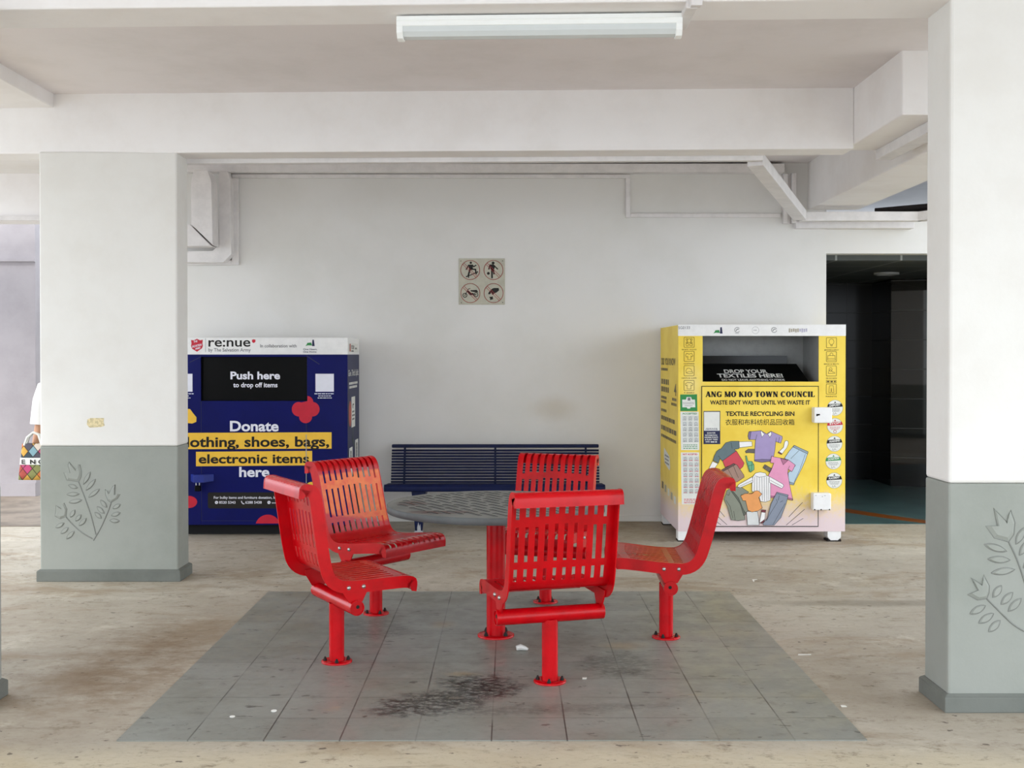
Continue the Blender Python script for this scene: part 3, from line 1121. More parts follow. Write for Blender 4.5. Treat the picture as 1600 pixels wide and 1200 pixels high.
# ================================================================== table
TB = thing('round_table', 'round grey slotted metal table on a red post', 'table', (CX, CY, PADZ))
mb = MB()
R0, R1, TZ = 0.532, 0.574, 0.708
n = 72
vs, fs = [], []
for k in range(n):
    a = 2 * PI * k / n
    for r in (R0, R1):
        for z in (TZ, TZ - 0.004):
            vs.append((r * math.cos(a), r * math.sin(a), z))
for k in range(n):
    i, j = 4 * k, 4 * ((k + 1) % n)
    fs += [(i, i + 2, j + 2, j), (i + 1, j + 1, j + 3, i + 3), (i, j, j + 1, i + 1), (i + 2, i + 3, j + 3, j + 2)]
mb.add(vs, fs)
dx, dy = 0.52, -0.854
pit, sw = 0.052, 0.026


def tstrip(w0, w1, a, b):
    def Q(w, l, z):
        return (dx * l - dy * w, dy * l + dx * w, z)
    n0 = len(mb.mi)
    mb.hexa([Q(w0, a, TZ - 0.014), Q(w1, a, TZ - 0.014), Q(w1, b, TZ - 0.014), Q(w0, b, TZ - 0.014)],
            [Q(w0, a, TZ - 0.0005), Q(w1, a, TZ - 0.0005), Q(w1, b, TZ - 0.0005), Q(w0, b, TZ - 0.0005)])
    for i in range(n0 + 2, n0 + 6):         # dark inner edges of the slots
        mb.mi[i] = 1


k = -11
while k <= 11:
    c = k * pit
    for w0, w1, slot in ((c - pit / 2, c - sw / 2, 0), (c - sw / 2, c + sw / 2, 1), (c + sw / 2, c + pit / 2, 0)):
        wm = max(abs(w0), abs(w1))
        if wm >= 0.55:
            continue
        h = math.sqrt(0.556 ** 2 - wm * wm)
        if not slot:
            tstrip(w0, w1, -h, h)
        else:
            hs = max(0.0, math.sqrt(max(0, R0 ** 2 - wm * wm)) - 0.015)
            per, bl = 0.2, 0.055
            l = -h
            ph = (0.0, 0.1, 0.035, 0.14)[k % 4]
            q = -hs + (ph - per)
            while q < hs:
                s0, s1 = max(q, -hs), min(q + per - bl, hs)
                if s1 - s0 > 0.03:
                    if s0 > l:
                        tstrip(w0, w1, l, s0)
                    l = s1
                q += per
            tstrip(w0, w1, l, h)
    k += 1
mb.build('table_top', [M['table'], plain('slot_dark', '1E1816', 0.9, 0.1)], TB)
mb = MB()
mb.lathe([(R1 - 0.004, TZ - 0.002), (R1 - 0.001, TZ), (R1 + 0.003, TZ - 0.002), (R1 + 0.004, TZ - 0.036), (R1 - 0.002, TZ - 0.036), (R1 - 0.002, TZ - 0.006)], 72)
mb.build('rim', plain('grey_rim_coating', '616464', 0.6, 0.2, 0, 0.12, 5), TB)
MB().tube([(0, 0, 0.01), (0, 0, 0.66)], 0.05, 28, cap=False).build('post', M['red'], TB)
bp = MB().lathe([(0.097, 0.0), (0.098, 0.008), (0.094, 0.011), (0.05, 0.011)], 36).build('base_plate', M['red'], TB)
for k in range(4):
    a = PI / 4 + k * PI / 2
    MB().lathe([(0.011, 0.011), (0.011, 0.018), (0.007, 0.028), (0.004, 0.034)], 8, (0.073 * math.cos(a), 0.073 * math.sin(a), 0)).build('anchor_bolt', M['dark_bolt'], bp)
for k in range(4):
    a = k * PI / 2 + 0.2
    o = MB().prism([(0.048, 0.60), (0.16, 0.655), (0.42, 0.672), (0.42, 0.703), (0.048, 0.703)], 'y', -0.012, 0.012).build('support_arm', M['red'], TB)
    o.rotation_euler = (0, 0, a)

# ================================================================== blue bench
BN = thing('wall_bench', 'long navy bench of thin rods against the back wall', 'bench', (-0.125, 10.05, 0))
BL = 0.915
yb = 0.24


def bend(mb, pts, w, h):
    for a, b in zip(pts[:-1], pts[1:]):
        lo, hi = bar(a, b, w, h)
        mb.hexa(lo, hi)


def rod(name, y, z, r, L=BL):
    MB().tube([(-L, y, z), (L, y, z)], r, 8).build(name, M['bench'], BN)


back = [(yb - 0.075 + 0.09 * (i / 12), 0.388 + 0.0245 * i + 0.0) for i in range(12)]
MB().box(-BL, BL, yb - 0.01, yb + 0.035, 0.682, 0.712).build('top_rail', M['bench'], BN, bevel=0.008)
for y, z in back:
    rod('back_rod', y, z, 0.0092)
for i in range(9):
    rod('seat_rod', -0.2 + 0.04 * i, 0.393 - 0.0025 * i, 0.0085, BL + 0.02)
MB().prism([(-0.235, 0.35), (-0.215, 0.345), (-0.2, 0.39), (-0.19, 0.405), (-0.215, 0.408), (-0.238, 0.385)], 'x', -BL - 0.02, BL + 0.02).build('front_rail', M['bench'], BN, bevel=0.006)
for x in (-0.8, 0.0, 0.8):
    mb = MB()
    mb.prism([(-0.21, 0.345), (yb - 0.06, 0.335), (yb - 0.045, 0.39), (yb + 0.03, 0.685), (yb + 0.015, 0.69), (yb - 0.065, 0.40), (yb - 0.09, 0.372), (-0.21, 0.385)], 'x', x - 0.009, x + 0.009)
    mb.build('support', M['bench'], BN)
for x in (-0.645, 0.645):
    mb = MB()
    mb.hexa([(x - .03, -.19, 0.01), (x + .03, -.19, 0.01), (x + .03, -.13, 0.01), (x - .03, -.13, 0.01)],
            [(x - .06, -.2, 0.35), (x + .06, -.2, 0.35), (x + .06, .12, 0.35), (x - .06, .12, 0.35)])
    lg = mb.build('leg', M['bench'], BN, bevel=0.006)
    mb = MB()
    mb.box(x - .035, x + .035, -.2, -.12, 0.0, 0.012)
    mb.prism([(x - .012, .012), (x + .02, .012), (x + .014, .07), (x + .006, .05), (x - .002, .085), (x - .012, .04)], 'y', -.1935, -.1925)
    mb.build('chipped_foot', M['chip'], lg, label='foot with chipped paint')

# ================================================================== yellow textile bin
KY = 194.65
YB = thing('textile_bin', 'tall yellow textile recycling bin printed with flying clothes', 'bin', (1.356, 9.35, 0))
yf = Face((0, 0, 0), (1, 0, 0), (0, 0, 1), (0, -1, 0), 1060, 847, KY)


def U(u):
    return (u - 1060) / KY


def V(v):
    return (847 - v) / KY


BW, BD, BT = 1.344, 1.09, V(507)
zb = V(831)
ox0, ox1, oz0, oz1 = U(1098), U(1279.7), V(596.4), V(524.8)
mb = MB()
s = 0.012
mb.box(0, ox0, 0, s, zb, V(525))
mb.box(ox1, BW, 0, s, zb, V(525))
mb.box(ox0, ox1, 0, s, zb, oz0)
mb.box(0, s, s, BD, zb, BT - 0.004)
mb.box(BW - s, BW, s, BD, zb, BT - 0.004)
mb.box(s, BW - s, BD - s, BD, zb, BT - 0.004)
mb.box(s, BW - s, s, BD - s, zb, zb + s)
mb.build('body', M['yellow'], YB)
MB().box(-0.002, BW + 0.002, -0.002, s, V(525), BT).box(0, BW, s, BD, BT - 0.006, BT).build('header_panel', M['white_metal'], YB, bevel=0.003, label='white header panel')
# hopper recess
g = M['grey_metal']
mb = MB()
mb.box(ox0 - s, ox0, s, 0.5, oz0 - 0.02, oz1 + 0.02).box(ox1, ox1 + s, s, 0.5, oz0 - 0.02, oz1 + 0.02)
mb.box(ox0 - s, ox1 + s, 0.5, 0.5 + s, oz0 - 0.2, oz1 + 0.02).box(ox0 - s, ox1 + s, s, 0.5, oz1 + 0.01, oz1 + 0.02)
mb.build('hopper', g, YB)
MB().hexa([(ox0 + .003, 0.03, oz0 - .015), (ox1 - .06, 0.03, oz0 - .015), (ox1 - .06, 0.05, oz0 - .03), (ox0 + .003, 0.05, oz0 - .03)],
          [(ox0 + .003, 0.33, V(569)), (ox1 - .1, 0.33, V(569)), (ox1 - .1, 0.34, V(571)), (ox0 + .003, 0.34, V(571))]).build('chute_flap', M['black_gloss'], YB)
MB().box(ox0 + .003, ox1 - .16, 0.40, 0.42, oz0, V(556)).build('hopper_shelf', plain('mirror_black_panel', '050505', 0.15, 0.25), YB)
f1 = Vector((0, 0.30, V(569) - (oz0 - .015))).normalized()
ff = Face((ox0, 0.03, oz0 - .015), (1, 0, 0), tuple(f1), (0, -f1.z, f1.y), 1098, 596.4 + 0.0, KY)
flap = [o for o in YB.children if o.name.startswith('chute_flap')][0]
mb = MB()
FL = 0.30 / f1.y * KY      # flap length in units
q = lambda v: 596.4 + (v - 596.4) * FL / 27.0
T('lettering', flap, M['sticker'], ff, 'DROP YOUR', 1139, 1208, q(582.5), 4.6 * FL / 27, .002, 0.03)
T('lettering', flap, M['sticker'], ff, 'TEXTILES HERE!', 1126, 1230, q(588.5), 4.8 * FL / 27, .002, 0.03)
T('lettering', flap, M['sticker'], ff, 'DO NOT LEAVE ANYTHING OUTSIDE', 1131, 1230, q(593), 2.3 * FL / 27, .002, 0.02)
mb = MB()
micro_lines(ff, [(1128, 1237, q(595.3), 3)], .002, mb)
mb.build('small_print', M['strip'], flap)

# door with the printed artwork
door = MB().box(U(1097), U(1278.5), -0.006, 0.0, V(822.5), V(604)).build('door', M['yellow'], YB, bevel=0.002)
seam = MB()
D0 = 0.0065
line_print(yf, [(1096.6, 603.6), (1279, 603.6), (1279, 823), (1096.6, 823)], 1.1, D0, seam, closed=True)
seam.build('door_seam', M['black_ink'], YB)


def art(u, v):
    return (1100 + u / 7.06, 660 + v / 7.06)


GC = {k: plain('print_' + k, v, 0.45, 0.3, 0, 0.03) for k, v in dict(
    lilac='A695C0', deep_lilac='7D7092', snow='F2F0EE', denim='B9CEDC', denim_edge='8FA0AE', rose='E59ABB', deep_rose='B5728F', slate='66787C', crimson='CF4A58',
    mint='6FB38A', mocha='A58577', dark_mocha='6B5450', moss='8B8F80', dark_moss='63675C', apricot='EBA160', ash='DCDDDB', storm='8B93A2', maroon='7A3A44', charcoal='6A6460').items()}
INKW = 0.55


_sub = [0]


def garment(name, fills, lines=()):
    """fills: (colour, outline points) back to front; drawn just above the garments printed before it"""
    _sub[0] += 1
    off = D0 + 0.0004 * _sub[0] * 1.5
    mb = MB()
    mats, ix = [M['black_ink']], {}
    for i, (c, pts) in enumerate(fills):
        if c not in ix:
            ix[c] = len(mats)
            mats.append(GC[c])
        pp = [art(*p) for p in pts]
        poly_print(yf, pp, off + 0.00012 * i, mb, ix[c])
        line_print(yf, pp, INKW, off + 0.00012 * i + 0.00006, mb, 0, closed=True)
    for ln in lines:
        line_print(yf, [art(*p) for p in ln], INKW * 0.9, off + 0.0006, mb, 0)
    mb.build(name, mats, door)


garment('printed_sleeve', [('charcoal', [(455, 320), (490, 295), (570, 295), (570, 340), (500, 335), (465, 338)])])
garment('printed_polo_shirt', [('lilac', [(497, 102), (560, 98), (630, 90), (690, 128), (740, 98), (865, 155), (866, 180), (848, 230), (793, 212), (785, 300), (772, 370), (740, 430), (640, 442), (558, 425), (562, 300), (570, 190), (495, 190), (485, 150)]),
                               ('deep_lilac', [(497, 102), (520, 101), (508, 190), (495, 190), (485, 150)]), ('deep_lilac', [(560, 415), (640, 408), (735, 410), (740, 428), (640, 442), (560, 428)]),
                               ('snow', [(632, 90), (625, 110), (640, 165), (668, 130)]), ('snow', [(740, 100), (748, 130), (728, 165), (705, 130)])],
        [[(585, 135), (572, 190)], [(800, 170), (793, 212)], [(835, 160), (822, 225)]])
garment('printed_sock', [('snow', [(900, 205), (915, 200), (930, 212), (932, 240), (915, 280), (860, 352), (822, 330), (880, 275), (890, 220)]), ('maroon', [(825, 322), (862, 345), (855, 356), (816, 336)])])
garment('printed_jeans', [('denim', [(995, 255), (1150, 330), (1120, 420), (1085, 500), (990, 690), (940, 680), (930, 560), (1010, 480), (890, 395), (940, 320)]),
                          ('denim_edge', [(995, 252), (1152, 325), (1145, 350), (985, 272)]), ('denim_edge', [(942, 655), (1000, 675), (990, 692), (940, 682)])],
        [[(1050, 310), (960, 400)], [(1120, 350), (1060, 520), (995, 665)]])
garment('printed_long_sleeve_top', [('snow', [(385, 215), (520, 210), (530, 215), (533, 262), (390, 280)]), ('snow', [(95, 430), (155, 455), (110, 520), (45, 550), (60, 500)]),
                                    ('crimson', [(205, 422), (355, 312), (445, 450), (430, 490), (395, 520), (370, 480), (330, 460), (235, 495)]),
                                    ('slate', [(170, 295), (190, 292), (240, 225), (300, 208), (387, 208), (392, 270), (385, 290), (335, 300), (355, 316), (205, 425), (178, 400), (160, 450), (100, 420), (115, 370), (140, 320)])],
        [[(300, 225), (312, 290)], [(160, 370), (182, 400)]])
garment('printed_cap', [('mint', [(458, 370), (470, 368), (487, 430), (530, 430), (553, 470), (555, 520), (515, 552), (500, 540), (470, 440)])], [[(480, 440), (510, 545)], [(495, 480), (550, 465)], [(530, 432), (525, 540)]])
garment('printed_shorts', [('mocha', [(195, 525), (330, 455), (365, 470), (440, 580), (445, 605), (370, 655), (350, 660), (315, 610), (290, 600), (265, 590), (200, 545)]), ('dark_mocha', [(193, 525), (328, 453), (345, 468), (205, 545)])],
        [[(265, 515), (318, 610)], [(325, 480), (380, 610)]])
garment('printed_trainer', [('charcoal', [(672, 465), (745, 508), (722, 550), (652, 500)])], [[(690, 478), (668, 508)]])
garment('printed_dress', [('rose', [(748, 370), (770, 380), (840, 392), (930, 412), (1008, 470), (985, 520), (968, 545), (930, 515), (925, 560), (945, 680), (982, 855), (880, 832), (735, 830), (700, 700), (710, 590), (745, 520), (772, 450), (733, 445)]),
                          ('deep_rose', [(845, 398), (928, 416), (875, 468)]), ('deep_rose', [(735, 812), (860, 818), (976, 842), (980, 862), (880, 836), (735, 832)])],
        [[(930, 515), (945, 480)]])
garment('printed_jumper', [('snow', [(540, 600), (570, 560), (620, 548), (680, 560), (690, 585), (735, 605), (735, 700), (735, 860), (680, 880), (625, 872), (600, 780), (530, 760), (530, 680)]),
                           ('snow', [(535, 600), (540, 660), (400, 722), (370, 708), (385, 685)]), ('snow', [(725, 598), (870, 680), (882, 700), (860, 730), (722, 662)])],
        [[(560, 600), (555, 770)], [(585, 600), (585, 765)], [(612, 605), (615, 770)], [(640, 605), (645, 860)], [(665, 605), (668, 870)], [(690, 600), (695, 870)], [(712, 610), (716, 860)],
         [(565, 590), (610, 605), (690, 592)], [(390, 705), (535, 640)], [(735, 640), (862, 708)]])
garment('printed_jacket', [('moss', [(255, 750), (330, 712), (420, 720), (495, 770), (470, 790), (410, 800), (430, 850), (480, 880), (487, 980), (470, 990), (445, 1000), (455, 1075), (380, 1085), (300, 1075), (260, 930), (222, 850)]),
                           ('dark_moss', [(290, 745), (310, 748), (380, 830), (430, 950), (465, 1010), (440, 1030), (400, 900), (345, 820)])],
        [[(320, 1060), (290, 930), (245, 860)], [(345, 1080), (330, 980)], [(250, 795), (275, 805), (285, 770)]])
garment('printed_skirt', [('ash', [(470, 985), (590, 985), (605, 1060), (610, 1135), (482, 1135)])])
garment('printed_tee', [('apricot', [(405, 810), (450, 785), (490, 785), (540, 778), (565, 755), (600, 755), (640, 790), (605, 830), (645, 945), (600, 975), (530, 990), (485, 970), (460, 865), (430, 865)])], [[(490, 785), (520, 790), (545, 778)]])
garment('printed_sock', [('snow', [(640, 970), (680, 975), (672, 1060), (660, 1100), (620, 1110), (615, 1095)]), ('maroon', [(636, 963), (684, 967), (679, 995), (632, 990)]), ('maroon', [(665, 1075), (668, 1095), (640, 1115), (618, 1110)])])
garment('printed_trousers', [('storm', [(805, 770), (930, 800), (920, 850), (905, 900), (850, 1050), (775, 1135), (655, 1135), (655, 1110), (700, 1060), (740, 900)])],
        [[(800, 850), (810, 880), (735, 1000), (690, 1085)], [(810, 785), (925, 818)], [(840, 880), (870, 865)], [(895, 895), (760, 1130)], [(830, 810), (820, 860)]])
mb = MB()
for a, b in (((1090, 885), (940, 1045)), ((1115, 960), (912, 1135)), ((1098, 1062), (975, 1135)), ((178, 980), (230, 1042)), ((160, 1045), (255, 1130)), ((145, 1100), (188, 1130))):
    line_print(yf, [art(*a), art(*b)], 0.7, D0 + .0004, mb)
mb.build('printed_burst_lines', M['black_ink'], door)

# lettering
SERIF = {  # letter shapes on a 10-high grid: strokes (x0, y0, x1, y1, width), with slab feet
    'A': (10, [(1.4, 0, 5, 10, 1.3), (5, 10, 8.6, 0, 2.9), (2.6, 3.2, 7.4, 3.2, 1.2)], [(0.1, 2.8, 0), (6.4, 10, 0)]),
    'N': (10, [(1.8, 0, 1.8, 10, 1.3), (1.8, 10, 8.2, 0, 3.0), (8.2, 0, 8.2, 10, 1.3)], [(0.3, 3.3, 0), (0.2, 2.8, 10), (6.7, 9.8, 10)]),
    'M': (12, [(1.7, 0, 1.7, 10, 1.3), (2.0, 10, 6, 0.5, 2.8), (6, 0.5, 10, 10, 1.3), (10, 0, 10, 10, 2.8)], [(0.2, 3.2, 0), (8, 12, 0), (0.3, 3, 10), (9, 12, 10)]),
    'K': (10, [(2.2, 0, 2.2, 10, 2.9), (2.6, 4.6, 8.2, 9.8, 1.4), (4.4, 6.0, 8.4, 0.3, 2.9)], [(0.2, 4.3, 0), (0.2, 4.3, 10), (6.4, 10, 0), (6.6, 9.6, 10)]),
    'I': (4.6, [(2.3, 0, 2.3, 10, 2.9)], [(0.2, 4.4, 0), (0.2, 4.4, 10)]),
    'T': (9, [(4.5, 0, 4.5, 10, 2.9), (0.6, 9.5, 8.4, 9.5, 1.2), (0.7, 7.4, 0.7, 9.8, 1.0), (8.3, 7.4, 8.3, 9.8, 1.0)], [(2.4, 6.6, 0)]),
    'W': (13, [(1.6, 10, 4, 0.3, 2.8), (4, 0.3, 6.5, 10, 1.3), (6.5, 10, 9.2, 0.3, 2.8), (9.2, 0.3, 11.6, 10, 1.3)], [(0, 3.3, 10), (5, 8, 10), (10.2, 13, 10)]),
    'U': (10, [(2.2, 3, 2.2, 10, 2.8), (8.2, 3, 8.2, 10, 1.3)], [(0.3, 4.2, 10), (6.8, 9.7, 10)]),
    'L': (8, [(2.2, 0, 2.2, 10, 2.9), (1, 0.6, 7.6, 0.6, 1.2), (7.4, 0.2, 7.4, 3, 1.1)], [(0.2, 4.3, 10)]),
}


def ring_pts(cx, cy, rx, ry, tx, ty, a0, a1, n=18):
    o = [(cx + rx * math.cos(a0 + (a1 - a0) * i / n), cy + ry * math.sin(a0 + (a1 - a0) * i / n)) for i in range(n + 1)]
    q = [(cx + (rx - tx) * math.cos(a0 + (a1 - a0) * i / n), cy + (ry - ty) * math.sin(a0 + (a1 - a0) * i / n)) for i in range(n + 1)]
    return o, q


def serif_text(face, s, u0, u1, base, cap, off, mb):
    gap, space = 0.7, 3.6
    HV = 1.35
    wd = {'O': 10.5, 'G': 10.5, 'C': 9.6}
    tot = sum((space if c == ' ' else wd.get(c) or SERIF[c][0]) + gap for c in s) - gap
    kx, ky = (u1 - u0) / tot, cap / 10
    x = 0

    def G(px, py):
        return (u0 + (x + px) * kx, base - py * ky)
    for c in s:
        if c == ' ':
            x += space + gap
            continue
        if c in 'OGC':
            w = wd[c]
            a0, a1 = (0, 2 * PI) if c == 'O' else (0.75, 2 * PI - 0.65)
            o, q = ring_pts(w / 2, 5, w / 2, 5.2, 3.9, 1.4, a0, a1, 24)
            for i in range(24):
                poly_print(face, [G(*o[i]), G(*o[i + 1]), G(*q[i + 1]), G(*q[i])], off, mb)
            if c in 'GC':
                poly_print(face, [G(w - 1.8, 6.6), G(w - .4, 6.6), G(w - .4, 9.9), G(w - 1.4, 9.9)], off, mb)
            if c == 'G':
                poly_print(face, [G(w - 3.2, 0.5), G(w - .6, 0.5), G(w - .6, 4.6), G(w - 3.2, 4.6)], off, mb)
                poly_print(face, [G(w - 4.6, 3.8), G(w, 3.8), G(w, 4.8), G(w - 4.6, 4.8)], off, mb)
        else:
            w, st, sf_ = SERIF[c]
            for a, b, d, e, t in st:
                if b == e:
                    pts = [(a, b - t / 2), (d, b - t / 2), (d, b + t / 2), (a, b + t / 2)]
                else:
                    t *= HV
                    pts = [(a - t / 2, b), (a + t / 2, b), (d + t / 2, e), (d - t / 2, e)]
                poly_print(face, [G(*p) for p in pts], off, mb)
            for a, b, y in sf_:
                y0 = y if y == 0 else y - 1.1
                poly_print(face, [G(a, y0), G(b, y0), G(b, y0 + 1.1), G(a, y0 + 1.1)], off, mb)
            if c == 'U':
                o, q = ring_pts(5.2, 3.2, 4.4, 3.4, 2.4, 1.3, PI, 2 * PI, 14)
                for i in range(14):
                    poly_print(face, [G(*o[i]), G(*o[i + 1]), G(*q[i + 1]), G(*q[i])], off, mb)
        x += w + gap


mb = MB()
serif_text(yf, 'ANG MO KIO TOWN COUNCIL', 1102.4, 1273, 620.4, 8.8, D0 + .0004, mb)
mb.build('title_lettering', M['black_ink'], door)
T('lettering', door, M['black_ink'], yf, "WASTE ISN'T WASTE UNTIL WE WASTE IT", 1109.5, 1266, 632, 6.2, D0 + .0004, 0.03)
T('lettering', door, M['black_ink'], yf, 'TEXTILE RECYCLING BIN', 1134, 1241.5, 649.7, 6.4, D0 + .0004, 0.032)
T('lettering', door, M['black_ink'], yf, '衣服和布料纺织品回收箱', 1133.5, 1241.5, 664.4, 9.6, D0 + .0004, 0.004, 0.0, True)
mb = MB()
rect_print(yf, 1099.4, 642.3, 1125.6, 694, D0 + .0003, mb, 1)
rect_print(yf, 1100.2, 643.6, 1124.6, 673, D0 + .0005, mb, 0)
for s_, a, b, v in (('SCAN FOR', 1105, 1118, 677.6), ('INFORMATION,', 1101.8, 1121.2, 681.2), ('REDEEM POINTS', 1101.2, 1122.2, 684.6), ('& PLANT TREES', 1101.6, 1121.5, 688), ('WITH', 1102.4, 1109, 691.5)):
    text_print(yf, s_, a, b, v, 2.1, D0 + .0005, mb, 0, 0.02)
micro_lines(yf, [(1110.5, 1121, 690.6, 1.6)], D0 + .0005, mb, 0)
micro_lines(yf, [(1103, 1121, 669.5, .8), (1102.5, 1122, 671.3, .9)], D0 + .0007, mb, 1)
mb.build('scan_label', [M['sticker'], M['navy_ink']], door, label='white and navy scan label')

# header logos
hp = [o for o in YB.children if o.name.startswith('header_panel')][0]
H0 = 0.0032
T('lettering', hp, M['grey_ink'], yf, 'SG0133', 1059.8, 1078, 514.2, 4.2, H0, 0.006)


def town_logo(face, x, y, k, off, parent):
    mb = MB()
    poly_print(face, [(x + 11 * k, y - 10 * k), (x + 13.2 * k, y - 10 * k), (x + 14.6 * k, y), (x + 10.4 * k, y)], off, mb, 0)
    poly_print(face, [(x, y), (x + 2.4 * k, y - 3 * k), (x + 3 * k, y - 5 * k), (x + 9 * k, y - 5.6 * k), (x + 10.6 * k, y - 0.9 * k), (x + 4 * k, y - 1.3 * k)], off, mb, 1)
    return mb.build('skyline_emblem', [M['navy_ink'], M['green_ink']], parent, label='green and navy skyline emblem')


town_logo(yf, 1114.5, 521.2, 1.0, H0, hp)
for cx, g0, g1 in ((1151.9, 0.6, 5.6), (1209.6, 0.2, 5.9)):
    mb = MB()
    line_print(yf, ell(cx, 515.6, 4, 4, 20, g0, g1), 0.7, H0, mb)
    line_print(yf, [(cx - 2, 517), (cx, 514.2), (cx + 2.2, 514.6)], 1.0, H0, mb)
    if cx < 1200:
        micro_lines(yf, [(1148.6, 1155, 521, 0.6)], H0, mb)
    mb.build('ring_emblem', M['grey_ink'], hp)
mb = MB()
line_print(yf, ell(1180.4, 516, 5.4, 5.4, 24), 0.3, H0, mb, closed=True)
micro_lines(yf, [(1177.4, 1183.4, 516, 0.8)], H0, mb)
mb.build('ring_emblem', M['grey_ink'], hp, label='thin pale ring emblem')
mb = MB()
for i in range(9):
    u = 1232.5 + 3.3 * i
    rect_print(yf, u, 513.2 + (i % 2) * .6, u + 2.4, 519.4 - (i % 3) * .5, H0, mb, 0 if i < 5 else 1)
mb.build('pale_emblem_strip', [plain('tan_ink', 'B2AA98', 0.5), plain('pale_violet_ink', 'BDB9CC', 0.5)], hp)

# pictogram squares
ic = MB()
E0 = 0.0012


def icon(u0, v0, n, cap_u):
    line_print(yf, rrect(u0, v0, u0 + 15.8, v0 + 15.8, 1.2, 3), 0.65, E0, ic, 0, closed=True)
    cx, cy = u0 + 7.9, v0 + 8
    L = lambda pts, c=False, w=0.55: line_print(yf, [(cx + a, cy + b) for a, b in pts], w, E0, ic, 0, closed=c)
    if n == 'toy':
        for a, b, r in ((-3.6, -4.6, 1.5), (3.6, -4.6, 1.5), (0, -2.6, 3.1), (-3, 3.6, 2.2), (3, 3.6, 2.2), (-3.6, .6, 1.2), (3.6, .6, 1.2)):
            L(ell(a, b, r, r, 12), True)
    elif n == 'clothing':
        L([(-4, -5), (0, -3.6), (4, -5), (6, -1), (4, .4), (3, -1), (3, 5), (-2, 5), (-2, 0), (-4.6, 1), (-5.6, -2)], True)
    elif n == 'cap':
        L([(-4.6, 3), (-5, -.6), (-3, -3.8), (0, -4.2), (3, -2.6), (4.6, 1), (6, 3.6), (1, 4.6), (-3, 4)], True)
        L([(-4.6, 3), (-1, 1.4), (4.6, 1.4)])
    elif n == 'tshirt':
        L([(-2, -5), (0, -4.2), (2, -5), (6, -2.6), (5, .4), (3, -.6), (3, 5.4), (-3, 5.4), (-3, -.6), (-5, .4), (-6, -2.6)], True)
    elif n == 'jewel':
        L(ell(0, -1.6, 3.9, 4.4, 18), True)
        L([(-1.2, 2.8), (-1.2, 5), (1.2, 5), (1.2, 2.8)])
    elif n == 'bag':
        L([(-5.4, -2), (5.4, -2), (6.2, 5.4), (-6.2, 5.4)], True)
        L([(-6, 2.8), (6, 2.8)])
        L([(-2.4, -1.4), (-2, -5), (0, -6), (2, -5), (2.4, -1.4)])
    elif n == 'shoe':
        L([(-4.8, 3.8), (5, 3.8), (5.2, 2.2), (1.6, 1.4), (-1, -2.2), (-3.8, -1)], True)
        L(ell(-1.2, -2.4, 2.4, 3, 12), True)
    elif n == 'trousers':
        L([(-3, -5.4), (3, -5.4), (4, 5.4), (1, 5.4), (0, -1.6), (-1, 5.4), (-4, 5.4)], True)
    if cap_u:
        text_print(yf, cap_u, cx - 11.5 if len(cap_u) > 8 else cx - 8.5, cx + 11.5 if len(cap_u) > 8 else cx + 8.5, v0 + 20.2, 1.7, E0, ic, 0, 0.02)


for v0, n, c in ((527, 'toy', 'SOFT TOYS'), (549, 'clothing', 'CLOTHING'), (571.4, 'cap', 'HATS & CAPS'), (594.4, 'tshirt', 'T-SHIRT')):
    icon(1069, v0, n, c)
for v0, n, c in ((527.6, 'jewel', 'JEWELLERY'), (549.4, 'bag', 'BAGS & BELTS'), (571.8, 'shoe', 'SHOES'), (600.2, 'trousers', 'PANTS')):
    icon(1291.5, v0, n, c)
line_print(yf, [(1291.5, 594.2), (1307, 594.2), (1307, 598.4), (1291.5, 598.4)], .5, E0, ic, 0, closed=True)
micro_lines(yf, [(1292.5, 1306, 596.3, 2.4)], E0, ic, 0)
ic.build('pictograms', plain('ochre_ink', '5E4A12', 0.5), YB, label='printed pictogram squares with captions')

# stickers on the left edge
mb = MB()
tilt = 0.02
SK = lambda u, v: (1063 + u + v * 0.016, 616.5 + v)
poly_print(yf, [SK(0, 0), SK(26.4, -.3), SK(26.6, 26), SK(-.2, 26)], E0, mb, 2)
poly_print(yf, [SK(*p) for p in [(3, 8), (9, 8), (10, 4), (17, 4), (18, 8), (23, 8), (23.4, 20), (16, 20), (15, 22), (11, 22), (10, 20), (3, 20)]], E0 + .0004, mb, 0)
rect_print(yf, 1074.6, 621.4, 1079, 626, E0 + .0008, mb, 1)
micro_lines(yf, [(1067, 1085, 629, .7), (1067, 1085, 631, .7), (1070, 1083, 634, .7)], E0 + .0008, mb, 1)
mb.build('green_sticker', [M['sticker'], M['grey_ink'], M['green_ink']], YB, label='green sticker on the left edge')


